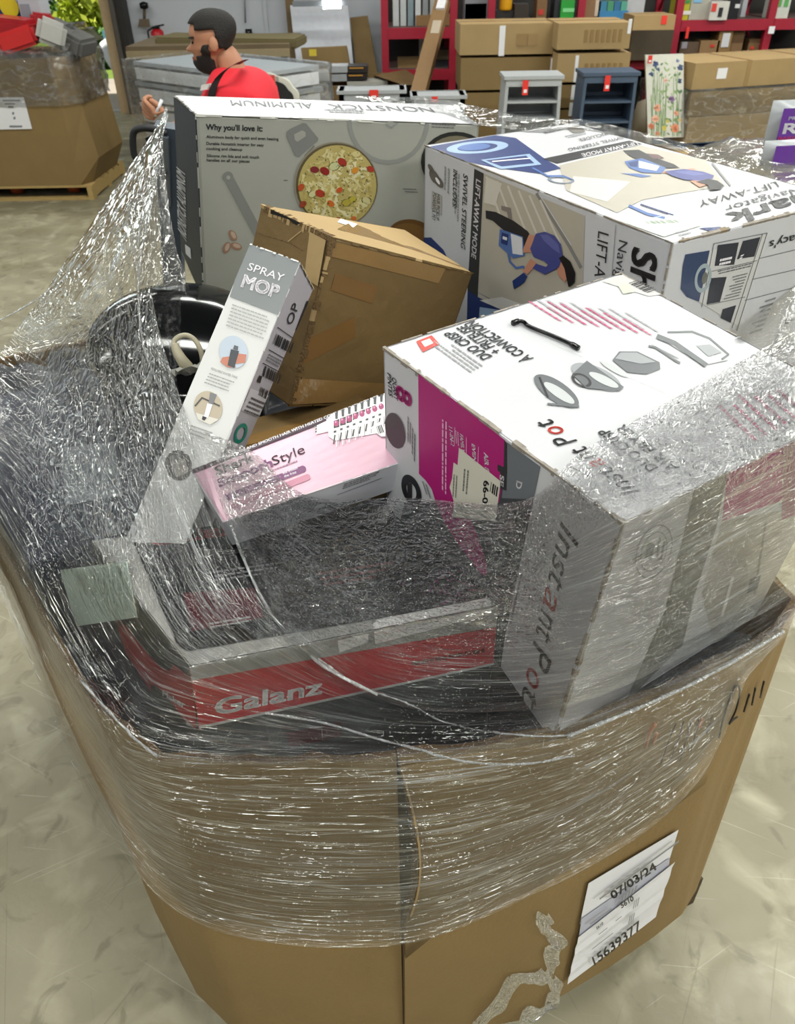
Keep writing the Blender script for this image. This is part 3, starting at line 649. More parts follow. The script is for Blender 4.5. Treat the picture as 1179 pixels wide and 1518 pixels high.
rack('pallet_rack', (858, 1001, 1137, 1240), YR2, 1.0, (zc1, zc2), 3.0, 'dark red pallet rack at the right behind the flowered panel')
# dark things behind the racks so shelves read as filled
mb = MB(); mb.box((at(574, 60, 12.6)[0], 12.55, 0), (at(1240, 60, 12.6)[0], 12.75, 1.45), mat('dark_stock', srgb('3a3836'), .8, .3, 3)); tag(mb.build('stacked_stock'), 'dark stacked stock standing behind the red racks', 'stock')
def item(x0, y0, x1, y1, Y, D, hx, name, label, cat, rough=.5, group=None, extra=None):
    mb = MB(); gm = mat('goods_'+hx, srgb(hx), rough, .08, 10); X0, Z0, X1, Z1 = fbox(mb, x0, y0, x1, y1, Y, D, gm)
    if Y > YR-.1:                                                    # stand it on the rack deck below
        dk = [z+.02 for z in ((zb1, zb2) if x1 < 760 else (zc1, zc2)) if z+.02 < Z0 < z+.4]
        if dk: mb.box((X0, Y, max(dk)), (X1, Y+D, Z0), gm)
    for (a0, b0, a1, b1, h2) in (extra or ()): fbox(mb, a0, b0, a1, b1, Y-.008, .008, ink(h2))
    return tag(mb.build(name), label, cat, group)
G = 'goods on the red racks'
for k in range(6):
    x = 583+k*11; item(x, -25+k*3, x+8, 38, YR+.3, .12, ['c6cacb', 'b9bfbf', '7f9096', 'c9cdd0', '8e9496', 'b3b3ae'][k], 'wrapped_tube', f"upright pale tube on the upper red shelf, {['first', 'second', 'third', 'fourth', 'fifth', 'sixth'][k]} from its left end", 'tube', .4, 'upright tubes on the upper red shelf')
item(617, 22, 672, 40, YR+.25, .4, '8b6a44', 'carton', 'kraft carton on the upper red shelf behind the leaning long carton', 'box', .7, G)
item(622, 52, 630, 88, YR+.5, .1, 'b9b9b4', 'wrapped_tube', 'pale upright strip on the lower red shelf', 'tube', .5, G)
item(590, 88, 640, 100, YR+.2, .4, '8a7048', 'carton', 'low kraft carton on the lower red shelf at its left end', 'box', .7, G)
item(640, 74, 685, 88, YR+.4, .4, '5a4a36', 'carton', 'brown carton on the lower red shelf behind the leaning long carton', 'box', .7, G)
item(640, 90, 690, 100, YR+.2, .4, '2c2c30', 'dark_bundle', 'dark flat bundle on the lower red shelf', 'bundle', .6, G)
item(690, 5, 722, 25, YR+.2, .4, '4c4b52', 'plastic_crate', 'dark grey crate on the rack top left of the yellow cylinder', 'crate', .4, G)
mb = MB(); a = at(751, 16, YR); mb.lathe([(0, 0), (.075, 0), (.08, .02), (.08, .3), (.075, .32), (0, .32)], mat('yellow_plastic', srgb('d79a1c'), .4), (a[0], YR+.1, a[2]), 16); tag(mb.build('yellow_cylinder'), 'yellow cylinder standing above the stacked cartons', 'container')
item(735, 15, 768, 22, YR+.05, .3, '25201e', 'dark_tray', 'dark tray under the yellow cylinder', 'tray', .5)
item(764, 6, 785, 24, YR, .3, '332a22', 'dark_carton', 'dark brown box right of the yellow cylinder', 'box', .5)
# long leaning carton
mb = MB(); mb.bar(at(657, 2, 11.1), at(620, 142, 9.8), .17, .1, mat('leaning_kraft', srgb('8a6c4a'), .6)); o = tag(mb.build('long_carton'), 'long narrow brown carton leaning diagonally against the red rack', 'box')
mb = MB(); mb.bar(at(657, 4, 11.03), at(653, 18, 10.9), .1, .1, PAPER); mb.bar(at(649, 36, 10.75), at(645, 55, 10.58), .1, .1, mat('clear_tape_white', srgb('b9ab98'), .3)); mb.build('white_label', o)
# goods on right racks
item(833, 0, 853, 27, YR2+.05, .3, '2f9a3c', 'green_carton', 'bright green pack above the right column of stacked cartons', 'pack', .3, None, [(835, 12, 852, 18, '7fd08a')])
item(824, -8, 834, 27, YR2+.1, .3, '23262b', 'dark_carton', 'black pack just left of the bright green pack', 'pack', .5)
item(866, -10, 890, 27, YR2+.1, .3, '8c6b4b', 'carton', 'tall kraft carton between the green pack and the blue packs', 'box', .6, None, [(884, 0, 889, 24, 'c9b7a2')])
for k in range(4):
    x = 892+k*10; item(x, 2, x+9, 16, YR2+.08, .3, ['3f7f9c', '4c8f6a', '3a6f94', '57a08a'][k], 'small_pack', f"small blue green pack on the rack, {['leftmost', 'second', 'third', 'rightmost'][k]} of four above the blue tray", 'pack', .4, 'small packs above the blue tray')
item(890, 16, 932, 26, YR2+.03, .4, '3c7fae', 'blue_tray', 'light blue tray pack on the rack above the right carton column', 'tray', .4)
item(932, -6, 958, 10, YR2+.2, .2, 'b9babd', 'white_carton', 'white box at the top right of the blue tray', 'box')
item(797, 0, 812, 26, YR2+.1, .3, '7b5a3a', 'carton', 'small brown carton above the stacked cartons, next to the black pack', 'box', .6, None, [(799, 14, 806, 22, 'c33a34')])
item(690, -12, 730, 6, YR2, .3, '8d8f95', 'grey_carton', 'grey pack at the top of the frame above the stacked cartons', 'pack')
item(1007, -8, 1026, 28, YR2+.05, .3, 'b5b12e', 'yellow_pack', 'yellow and white pack at the left end of the right rack shelf', 'pack', .4, None, [(1008, 16, 1025, 22, 'd9d9d0'), (1009, 0, 1024, 5, '3c8f4a')])
item(1027, -8, 1056, 27, YR2+.05, .3, 'a9a69b', 'pale_pack', 'pale grey pack beside the yellow and white pack', 'pack', .5, None, [(1030, -4, 1042, 4, '7ab0d4')])
item(1056, 2, 1083, 30, YR2-.05, .3, 'c9c7c0', 'boxed_bottle', 'white box with a dark bottle picture on the right rack shelf', 'box', .4, None, [(1067, 11, 1073, 25, '26262c'), (1057, 5, 1064, 17, 'd2433d')])
item(1083, -6, 1100, 28, YR2, .3, '191a20', 'black_pack', 'black pack right of the white box with the bottle picture', 'pack', .3, None, [(1091, 6, 1098, 12, 'c9c9cc')])
item(1105, -10, 1112, 26, YR2+.4, .3, 'b4b8bd', 'white_carton', 'white slim box behind the right end of the rack shelf', 'box')
item(1152, -10, 1176, 28, YR2+.05, .3, 'c5cbc2', 'boxed_set', 'white box with green print at the right end of the top shelf', 'box', .4, None, [(1156, -6, 1162, 10, '5aa05a'), (1166, -6, 1172, 10, '5aa05a')])
item(1040, 60, 1068, 82, YR2+.02, .4, '8a6c48', 'carton', 'kraft carton with red tag on the lower right shelf, left of the tall ones', 'box', .7, None, [(1054, 66, 1060, 70, 'c9392f')])
item(1010, 62, 1038, 84, YR2+.05, .4, '5c4a3a', 'carton', 'dark brown carton at the left end of the lower right shelf', 'box', .7, None, [(1012, 62, 1020, 72, '9b96a0')])
item(1068, 46, 1088, 84, YR2+.02, .4, '86683f', 'carton', 'tall kraft carton with a white label on the lower right shelf', 'box', .7, None, [(1073, 49, 1084, 70, 'c9c9cd')])
item(1089, 44, 1106, 82, YR2+.1, .4, '7c6040', 'carton', 'tall brown carton next to the one with the white label', 'box', .7)
item(1112, 58, 1132, 82, YR2+.1, .4, '75593a', 'carton', 'brown carton on the lower right shelf by the red upright', 'box', .7, None, [(1114, 69, 1118, 73, 'd9392f')])
item(1015, 42, 1070, 58, YR2+.35, .4, '2b2a2c', 'dark_bundle', 'dark bundle at the back of the lower right shelf', 'bundle', .6)
mb = MB(); a = at(1139, 50, YR2-.08); b = at(1150, 39, YR2-.08); mb.box((a[0], a[1], a[2]), (b[0], a[1]+.01, b[2]), PAPER); tag(mb.build('rack_notice'), 'small white paper stuck on the red upright at the right', 'paper')
mb = MB(); a = at(1016, 57, YR2-.06); b = at(1023, 40, YR2-.06); mb.box((a[0], a[1], a[2]), (b[0], a[1]+.01, b[2]), REDTAG); tag(mb.build('rack_tag'), 'small red tag hanging under the upper beam of the right rack', 'price tag')

# ---- stacked cartons
rowsL = [(683, 28, 825, 82, 'top'), (684, 84, 826, 134, 'middle'), (686, 136, 818, 228, 'lowest visible')]
YC = 9.6
for k, (x0, y0, x1, y1, nm) in enumerate(rowsL):
    o = carton(x0+[0, 0, 0][k], y0+6*(k == 0), x1, y1, YC, .75, f'kraft carton, {nm} of the left column behind the cookware box', [KRAFT_L, KRAFT, KRAFT][k], 'stacked kraft cartons', [(739, 38, 750, 83, PAPER)] if k == 0 else ([(815, 78+8, 826, 112, PAPER)] if k == 1 else None))
    t = MB(); a = at(767, y0+22, YC-.004); b = at(782, y0+40, YC-.004)
    t.box((a[0], YC-.005, b[2]), (b[0], YC-.001, a[2]), ink('94794f')); t.box((at(783, y0+20, YC)[0], YC-.005, b[2]), (at(800, y0, YC)[0], YC-.001, a[2]), ink('9c8057')); t.build('printed_marks', o)
rowsR = [(829, 28, 938, 74, 'top'), (828, 78, 936, 122, 'second'), (830, 125, 922, 160, 'third'), (830, 162, 900, 235, 'fourth')]
for k, (x0, y0, x1, y1, nm) in enumerate(rowsR):
    lab = {0: [(930, 28, 938, 50, PAPER)], 1: [(850, 82, 859, 122, PAPER)], 2: [(846, 126, 854, 148, PAPER)], 3: [(843, 152, 852, 172, PAPER)]}[k]
    o = carton(x0, y0+5*(k == 0), x1, y1, YC-.3, .75, f'kraft carton, {nm} of the right column behind the two small shelves', [KRAFT_L, KRAFT_L, KRAFT, KRAFT][k], 'stacked kraft cartons', lab)
    if k < 2:
        t = MB(); a = at(868, y0+16, YC-.304); b = at(925, y0+34, YC-.304); n = 7
        for i in range(n):
            xx = a[0]+(b[0]-a[0])*i/n; t.box((xx, YC-.306, b[2]), (xx+(b[0]-a[0])/n*.55, YC-.3, a[2]), ink('8f7449'))
        t.build('printed_marks', o)
# small open shelves
def bookshelf(x0, y0, x1, Y, D, m, label, shelves, tilt):
    a = at(x0, y0, Y); b = at(x1, y0, Y); zt = a[2]; z0 = 0.0; X0, X1 = a[0], b[0]
    root = empty('small_bookshelf', ((X0+X1)/2, Y+D/2, 0), label, 'shelf')
    mb = MB(); mb.box((X0-.02, Y-.02, zt-.03), (X1+.02, Y+D, zt), m); mb.build('top_board', root)
    for s, X in ((1, X0), (-1, X1)):
        mb = MB(); q = [(X, Y, zt-.03), (X+s*.03, Y, zt-.03), (X+s*.03-s*tilt, Y, 0), (X-s*tilt, Y, 0)]
        mb.add(q+[(x, Y+D, z) for x, y, z in q], [(0,1,2,3), (7,6,5,4), (0,4,5,1), (1,5,6,2), (2,6,7,3), (3,7,4,0)], m); mb.build('side_panel', root)
    mb = MB(); mb.box((X0, Y+D-.015, .05), (X1, Y+D, zt-.03), m); mb.build('back_panel', root)
    for py in shelves:
        z = at((x0+x1)/2, py, Y)[2]; mb = MB(); mb.box((X0+.02, Y+.01, z-.02), (X1-.02, Y+D-.015, z), m); mb.build('shelf_board', root)
    mb = MB(); mb.box((X0, Y-.005, zt-.09), (X1, Y+.01, zt-.03), m); mb.build('front_rail', root)
    return root
r_ = bookshelf(751, 113, 834, 8.4, .38, GREYW, 'pale grey open shelf unit with a red tag, left of the blue grey one', (150, 176), .03); redtag(774, 119, 784, 141, 8.37, r_)
r_ = bookshelf(868, 108, 947, 8.6, .38, BLUEG, 'blue grey open shelf unit with a red tag, beside the flowered panel', (150, 180), .02); redtag(895, 112, 906, 135, 8.57, r_)
# carton open on shelf at (940-1003,18-47)
root_ = carton(941, 22, 1003, 45, 10.6, .5, 'flat open kraft carton with a red tag, above the flowered panel', KRAFT_L, None, [(980, 23, 990, 36, REDTAG)])
item(938, 68, 957, 98, 11.62, .2, '4c3f5c', 'retail_box', 'dark box with a yellow label between the cartons and the flowered panel', 'box', .4, None, [(942, 71, 954, 98, 'e0b81c'), (946, 66, 956, 69, 'b9b5c0')])
item(968, 68, 990, 80, 11.7, .3, '9b9a9e', 'grey_carton', 'small grey box just above the flowered panel', 'box')
item(938, 44, 1000, 66, 11.45, .35, '4b4132', 'dark_stock', 'dark stock under the flat open carton', 'stock')
# floral panel
a = at(957, 206, 9.3); root = empty('flowered_panel', (at(987, 200, 9.3)[0], 9.35, 0.0), 'white canvas panel painted with wildflowers leaning by the long cartons', 'picture')
q = [at(957, 82, 9.5), at(1014, 80, 9.5), at(1014, 203, 9.3), at(961, 205, 9.3)]; bk = [p+np.array([0, .04, 0]) for p in q]
mb = MB(); mb.add(q+bk, [(0,3,2,1), (4,5,6,7), (0,1,5,4), (1,2,6,5), (2,3,7,6), (3,0,4,7)], mat('canvas_white', srgb('c9c8bd'), .6)); fc = Face(mb, q[0], q[1], q[2], q[3], np.mean(bk, 0)+np.array([0, 1, 0]))
r = random.Random(4)
stem = ink('6f8a55'); 
for k in range(26):
    x = r.uniform(965, 1009); y0 = r.uniform(100, 165); fc.line([(x+r.uniform(-4, 4), y0), (x, (y0+203)/2), (x+r.uniform(-3, 3), 202)], .9, stem, 1)
for k in range(70):
    x = r.uniform(963, 1010); y = r.uniform(92, 200); fc.ell(x, y, r.uniform(.8, 2.2), r.uniform(1.5, 4), ink(r.choice(['7d9a60', '94a877', '5f7d55'])), 2, r.uniform(-60, 60), 8)
for (x, y, s, hx) in ((972, 95, 5, '3d4c78'), (966, 110, 4, '4a5a80'), (976, 103, 3, '4a5a80'), (1009, 100, 5, '3f5074'), (1008, 120, 4, '3f5074'), (1005, 90, 3, '7f8ab0'), (975, 160, 6, 'e3a183'), (972, 176, 6, 'e8ac90'), (966, 187, 5, 'dd7e5a'), (987, 119, 3.5, 'e6b3a0'), (996, 147, 5, '85608f'), (1003, 168, 4, 'e6a07c'), (1001, 190, 7, 'de8a63'), (985, 190, 4, 'd9c85a'), (990, 180, 3, 'd9c85a'), (975, 198, 4, 'c98a6a'), (1009, 178, 4, 'ead0a0')):
    for k in range(6):
        aa = k*1.05+r.random(); fc.ell(x+s*.5*math.cos(aa), y+s*.5*math.sin(aa), s*.5, s*.38, ink(hx), 3, math.degrees(aa), 8)
mb.build('canvas', root); redtag(960, 82, 968, 94, 9.42, root)
mb = MB(); a = at(955, 212, 9.25); b = at(1042, 203, 9.25); mb.box((a[0], 9.0, 0), (b[0], 9.7, .08), mat('pale_wood_plank', srgb('a98f63'), .7)); tag(mb.build('wood_plank'), 'pale wooden base board under the flowered panel', 'plank')
mb = MB(); a = at(940, 200, 9.7); mb.lathe([(0, 0), (.12, 0), (.13, .3), (.1, .5), (0, .55)], mat('cream_canister', srgb('9f9684'), .5), (a[0]+.1, 9.75, 0), 16); tag(mb.build('round_canister'), 'cream canister between the blue grey shelf unit and the flowered panel', 'container')
# long cartons on blue pallet
YL = 9.4; rzL = math.radians(14)
def obox(p0, w, d, z0, z1, rz, m, name, label, cat, group=None, tape=False):
    M = Matrix.Translation((float(p0[0]), float(p0[1]), 0)) @ Matrix.Rotation(rz, 4, 'Z'); mb = MB(); mb.box((0, 0, z0), (w, d, z1), m, M); o = tag(mb.build(name), label, cat, group)
    if tape:
        for kk in (.28, .62): t = MB(); t.box((w*kk, -.003, z0), (w*kk+.05, d+.003, z1+.003), TAPE, M); t.build('tape_band', o)
    return o, M
p = at(1018, 195, YL)
zA = at(1018, 134, YL)[2]; zT = at(1018, 97, YL-.2)[2]
obox((p[0], YL), 2.6, .9, .14, (zA+.14)/2-.004, rzL, KRAFT_L, 'long_carton', 'long kraft carton, lowest of three on the blue pallet', 'box', 'long cartons on the blue pallet')
obox((p[0]-.02, YL), 2.6, .9, (zA+.14)/2+.004, zA-.02, rzL, KRAFT, 'long_carton', 'long kraft carton, middle of three on the blue pallet', 'box', 'long cartons on the blue pallet')
o, M = obox((p[0]-.05, YL-.05), 2.3, .8, zA+.01, zT, rzL+.03, KRAFT_L, 'long_carton', 'long taped kraft carton with a white sticker, topmost on the blue pallet', 'box', 'long cartons on the blue pallet', True)
t = MB(); t.box((.28, -.006, zA+.1), (.4, -.003, zA+.2), PAPER, M); t.build('label_sticker', o)
MP = Matrix.Translation((float(p[0]), YL, 0)) @ Matrix.Rotation(rzL, 4, 'Z')
pallet(0, 2.4, .02, .9, 0, 'bright blue pallet carrying the long kraft cartons', mat('blue_pallet_paint', srgb('1f5f9c'), .5), .14, MP)
P, U, V = bandgrid([tuple((MP @ Vector(q))[:2]) for q in ((-.08, .95, 0), (-.08, -.08, 0), (2.6, -.08, 0))], lambda s: .15, lambda s: zA+.02, 10, .03, 11)
tag(sheet('stretch_wrap', P, U, V, FILM_BG, None, np.full(U.shape, .4)), 'clear film around the two lower long cartons on the blue pallet', 'stretch wrap')

# ---- wrapped load directly behind, with purple sacks
KR2 = mat('crumpled_kraft_paper', srgb('a29883'), .6, .1, 6, .4, 10)
a = atz(1050, 232, .98); 
cz = .98
nj, ni = 22, 40; P = np.zeros((nj, ni, 3)); U = np.zeros((nj, ni)); V = np.zeros((nj, ni)); rr = np.random.default_rng(21)
from mathutils import noise as mn
c0 = atz(985, 215, cz); 
for j in range(nj):
    for i in range(ni):
        u, v = i/(ni-1), j/(nj-1); x = 1.38+u*2.2; y = 3.2+v*1.25; e = min(u, v, 1-v)*6
        z = 1.13-.25*max(0, 1-e)**2+.05*mn.noise(Vector((x*3, y*3, 0)))
        P[j, i] = (x, y, z); U[j, i] = u*2; V[j, i] = v*1.2
mbk = MB(); mbk.add([tuple(p) for p in P.reshape(-1, 3)], [(j*ni+i, j*ni+i+1, (j+1)*ni+i+1, (j+1)*ni+i) for j in range(nj-1) for i in range(ni-1)], KR2, True)
mbk.box((1.42, 3.25, .0), (3.5, 4.4, .92), KRAFT)
o = tag(mbk.build('wrapped_load'), 'low film wrapped load behind the vacuum cleaner box at the right', 'load')
P2 = P.copy(); P2[..., 2] += .02+.02*rr.random(P2.shape[:2]); sheet('film_cover', P2, U, V, FILM_BG, o, np.full(U.shape, .9))
def sack(c, w, h, d, rz, label, word):
    M = Matrix.Translation([float(t) for t in c]) @ Matrix.Rotation(rz, 4, 'Z'); mb = MB(); N = 9
    purple = mat('purple_sack_print', srgb('5c2c88'), .4, .08); clear = mat('clear_sack_film', srgb('a9adb0'), .3, .1)
    vs = []; fs = []
    for s in (0, 1):
        for j in range(N):
            for i in range(N):
                u, v = i/(N-1), j/(N-1); b = d/2*(math.sin(math.pi*u)**.4*math.sin(math.pi*v)**.4)
                vs.append(np.array(M @ Vector(((u-.5)*w, (-b if s == 0 else b), v*h))))
    for s in (0, 1):
        for j in range(N-1):
            for i in range(N-1):
                f = (s*N*N+j*N+i, s*N*N+j*N+i+1, s*N*N+(j+1)*N+i+1, s*N*N+(j+1)*N+i); fs.append(f if s == 0 else f[::-1])
    mb.add(vs, fs, clear, True); o = tag(mb.build('produce_sack'), label, 'sack', None)
    q = MB(); yy = -d/2*1.06
    F_ = Face(q, *[np.array(M @ Vector(p)) for p in ((-.43*w, yy, .88*h), (.5*w, yy, .88*h), (.5*w, yy, .1*h), (-.43*w, yy, .1*h))], np.array(M @ Vector((0, 0, h/2))))
    F_._fill([np.array(p) for p in ((0, 0), (1, 0), (1, 1), (0.04, 1), (0, .8))], purple, 0)
    def tx(st, u0, u1, v0, hh, m, bold=0.0):
        v_, f_ = glyphs(st, bold); vs = [F_.P(u0+x*(u1-u0), v0-y*hh, .003) for x, y in v_]; fs = []
        for t in f_:
            p0, p1, p2 = [vs[i] for i in t[:3]]; fs.append(t if np.cross(p1-p0, p2-p0)@F_.n > 0 else t[::-1])
        q.add(vs, fs, m)
    if word:
        tx('PREMIUM', .1, .52, .30, .09, ink('e6e2ee'), .01); tx('Russet', .07, 1.02, .64, .26, ink('f0eef4'), .02); tx('BAKING POTATOES', .02, 1.0, .8, .08, ink('e0476a'), .01)
    q.build('printed_panel', o); return o
cs = at(1165, 214, 3.2); k = 3.3/1150
sack((1.99, 4.1, 1.13), .37, .215, .12, math.radians(6), 'clear sack with a purple printed panel standing at the right edge of the load', True)
sack((1.83, 3.74, 1.135), .36, .105, .1, math.radians(8), 'second purple printed sack lying lower, in front of the standing one', False)

# ================================================================== PALLET JACK AND MAN
root = empty('pallet_jack', (-.8, 2.75, 0), 'pallet jack handle with a black loop grip left of the cookware box', 'pallet jack')
YJ = 2.75
mb = MB(); mb.bar(at(262, 480, YJ+.15), at(247, 185, YJ), .07, .05, mat('jack_blue_grey', srgb('3c4653'), .4)); mb.bar(at(252, 300, YJ+.05)-np.array([0, .03, 0]), at(248, 200, YJ)-np.array([0, .03, 0]), .02, .02, mat('jack_rod', srgb('6d747c'), .3, metal=.6)); mb.build('mast', root)
mb = MB(); lp = [(248, 198), (232, 192), (212, 190), (199, 195), (197, 212), (200, 232), (210, 240), (228, 248), (246, 260)]
pts = [at(x, y, YJ-.02) for x, y in lp]; 
def smooth(pts, n=6):
    pts = [np.array(p, float) for p in pts]; P_ = [2*pts[0]-pts[1]]+pts+[2*pts[-1]-pts[-2]]; out = []
    for i in range(1, len(P_)-2):
        for k in range(n):
            t = k/n; a, b, c, d = P_[i-1:i+3]; out.append(.5*((2*b)+(-a+c)*t+(2*a-5*b+4*c-d)*t*t+(-a+3*b-3*c+d)*t**3))
    out.append(pts[-1]); return out
mb.tube(smooth(pts), .011, mat('rubber_black', srgb('17181a'), .5), 8); mb.build('loop_grip', root)
mb = MB(); mb.bar(at(219, 203, YJ-.03), at(224, 212, YJ-.03), .015, .02, BLACKP); mb.bar(at(224, 212, YJ-.03), at(217, 218, YJ-.03), .012, .02, BLACKP); mb.build('release_lever', root)
mb = MB(); b0 = at(262, 480, YJ+.15); mb.box((b0[0]-.1, YJ+.0, .04), (b0[0]+.1, YJ+.22, max(.3, b0[2]+.05)), mat('jack_blue_grey', srgb('3c4653'))); mb.box((b0[0]-.25, YJ-.5, .03), (b0[0]-.1, YJ+.05, .08), mat('jack_blue_grey', srgb('3c4653'))); mb.box((b0[0]+.1, YJ-.5, .03), (b0[0]+.25, YJ+.05, .08), mat('jack_blue_grey', srgb('3c4653'))); mb.build('pump_and_forks', root)

SKIN = mat('skin', srgb('a9765a'), .5, .06, 30); HAIR = mat('hair_black', srgb('15110f'), .7, .1, 60, .4, 200); SHIRT = mat('red_cotton', srgb('d2202f'), .8, .06, 8, .15, 14); JEAN = mat('dark_trousers', srgb('23262e'), .85)
YM = 3.62
def skinbody(name, joints, edges, radii, m, parent, sub=2):
    me = bpy.data.meshes.new(name); me.from_pydata([tuple(float(c) for c in j) for j in joints], edges, []); o = bpy.data.objects.new(name, me); COL.objects.link(o)
    me.materials.append(m); sk = o.modifiers.new('skin', 'SKIN')
    for i, r in enumerate(radii):
        v = me.skin_vertices[0].data[i]; v.radius = r if isinstance(r, tuple) else (r, r); v.use_root = (i == 0)
    s = o.modifiers.new('sub', 'SUBSURF'); s.levels = sub; s.render_levels = sub
    dg = bpy.context.evaluated_depsgraph_get(); m2 = bpy.data.meshes.new_from_object(o.evaluated_get(dg)); bpy.data.objects.remove(o)
    for p in m2.polygons: p.use_smooth = True
    m2.materials.clear(); m2.materials.append(m); o = bpy.data.objects.new(name, m2); COL.objects.link(o)
    if parent is not None: o.parent = parent; o.matrix_parent_inverse = parent.matrix_world.inverted()
    return o
hc = at(316, 62, YM)                                                     # head centre
sh = at(345, 118, YM)                                                     # between the shoulders
px_ = hc[0]; man = empty('person', (sh[0], YM, 0), 'man with a beard and red t-shirt seen from the side, holding a pen', 'person')
J = lambda x, y, z: np.array([x, y, z])
S = sh[0]+.02; Z = 1.0
nk = at(338, 88, YM); hand = at(237, 172, YM-.42)
joints = [J(S, YM, .98), J(S, YM, 1.16), J(S-.01, YM, 1.32), J(S-.01, YM, 1.44), J(nk[0]+.01, YM, nk[2]-.02), J(nk[0]-.035, YM, nk[2]+.05),
          J(S-.0, YM-.15, 1.40), J(S-.06, YM-.22, 1.18), J(S-.2, YM-.34, 1.22), hand+np.array([.05, .02, -.02]),
          J(S+.02, YM+.16, 1.42), J(S, YM+.22, 1.18), J(S-.2, YM+.12, 1.12), J(S-.38, YM+.0, 1.2),
          J(S, YM-.1, .9), J(S-.02, YM-.1, .5), J(S+.02, YM-.1, .09), J(S-.13, YM-.1, .05),
          J(S, YM+.1, .9), J(S-.02, YM+.1, .5), J(S+.02, YM+.1, .09), J(S-.13, YM+.1, .05)]
edges = [(0,1),(1,2),(2,3),(3,4),(4,5),(3,6),(6,7),(7,8),(8,9),(3,10),(10,11),(11,12),(12,13),(0,14),(14,15),(15,16),(16,17),(0,18),(18,19),(19,20),(20,21)]
rad = [.13, .12, .12, .07, .062, .06, .045, .045, .04, .027, .062, .045, .038, .03, .09, .06, .045, .04, .09, .06, .045, .04]
skinbody('body', joints, edges, rad, SKIN, man)
# shirt
joints = [J(S, YM, 1.0), J(S, YM, 1.16), J(S-.03, YM, 1.32), J(S-.01, YM, 1.47), J(nk[0]+.035, YM, nk[2]-.02),
          J(S+.0, YM-.15, 1.44), J(S-.03, YM-.21, 1.27), J(S+.02, YM+.165, 1.45), J(S+.01, YM+.2, 1.28)]
skinbody('t_shirt', joints, [(0,1),(1,2),(2,3),(3,4),(3,5),(5,6),(3,7),(7,8)], [(.19, .2), (.18, .2), (.2, .21), (.17, .17), .085, .12, .11, .12, .1], SHIRT, man)
joints = [J(S, YM, .97), J(S, YM-.1, .88), J(S-.02, YM-.1, .5), J(S+.02, YM-.1, .1), J(S, YM+.1, .88), J(S-.02, YM+.1, .5), J(S+.02, YM+.1, .1)]
skinbody('trousers', joints, [(0,1),(1,2),(2,3),(0,4),(4,5),(5,6)], [.15, .115, .085, .075, .115, .085, .075], JEAN, man)
# head: profile-shaped ellipsoid facing -x
def headmesh(mode):
    N, Mn = 40, 56; vs = []; fs = []
    prof = [(-1.0, .30, -.30), (-.9, .55, -.50), (-.78, .62, -.60), (-.62, .40, -.66), (-.5, .30, -.64), (-.44, .34, -.66), (-.36, .36, -.655), (-.28, .38, -.67), (-.2, .44, -.84), (-.12, .47, -.83), (-.02, .52, -.70), (.1, .60, -.635), (.22, .66, -.665), (.4, .70, -.66), (.6, .69, -.6), (.8, .56, -.45), (.93, .36, -.27), (1.0, .02, -.02)]
    H_ = .122; out = []
    for (t, back, front) in prof:
        tz = t*H_
        bk = back*.155*(1 if t > -.6 else .75) if True else 0
        wd_ = .078*math.sqrt(max(0.02, 1-(max(0, t)-.15)**2*1.3)) if t > -.3 else .078*(.78+.22*(t+1)/.7)*.9
        if t > .8: wd_ *= math.sqrt(max(0, (1-t)/.2))
        ring = []
        for i in range(Mn):
            a = 2*math.pi*i/Mn; ca, sa = math.cos(a), math.sin(a)
            x = (-front*.155*-1*-1 if False else 0)
            if ca > 0:                                               # front half
                narrow = 1.0; px = front*.155*ca**(1.25 if -.3 < t < 0.0 else 1.0); 
                if -.25 < t < -.03: px = (-.62*.155)*ca**.8+((front+.62)*.155)*max(0, ca)**14
                py = wd_*sa*(1-.08*ca)
            else: px = -ca*bk*1.0; py = wd_*sa*(1 if t > -.3 else .85)
            ring.append((px, py, tz))
        out.append(ring)
    return out, Mn
rings, Mn = headmesh('skin')
MH = Matrix.Translation([float(t) for t in (hc+np.array([.0, 0, .0]))]) @ Matrix.Rotation(math.radians(3), 4, 'Z') @ Matrix.Rotation(math.radians(-4), 4, 'Y') @ Matrix.Scale(.86, 4)
mb = MB(); vs = [tuple(MH @ Vector(p)) for rg in rings for p in rg]; fs = [(j*Mn+i, j*Mn+(i+1) % Mn, (j+1)*Mn+(i+1) % Mn, (j+1)*Mn+i) for j in range(len(rings)-1) for i in range(Mn)]
mb.add(vs, fs, SKIN, True)
# ear
mb.lathe([(0, .012), (.016, .012), (.021, .006), (.02, 0), (.01, -.002), (.0, .003)], SKIN, n=20, M=MH @ Matrix.Translation((.012, -.082, -.005)) @ Matrix.Rotation(math.radians(80), 4, 'X') @ Matrix.Scale(1.55, 4, (0, 1, 0)))
mb.build('head', man)
def shell(name, cond, off, m):
    mb = MB(); vs = []
    for j, rg in enumerate(rings):
        for i, p in enumerate(rg):
            q = Vector(p); c = Vector((0, 0, 0 if q.z > 0 else q.z*.6)); d = (q-c).normalized(); vs.append(tuple(MH @ (q+d*off)))
    fs = []
    for j in range(len(rings)-1):
        for i in range(Mn):
            p = [Vector(rings[a][b]) for a, b in ((j, i), (j, (i+1) % Mn), (j+1, i))]; c = sum(p, Vector())/3
            if cond(c): fs.append((j*Mn+i, j*Mn+(i+1) % Mn, (j+1)*Mn+(i+1) % Mn, (j+1)*Mn+i))
    mb.add(vs, fs, m, True); o = mb.build(name, man); md = o.modifiers.new('th', 'SOLIDIFY'); md.thickness = .008; md.offset = 0; s = o.modifiers.new('s', 'SUBSURF'); s.levels = 1; s.render_levels = 1; return o
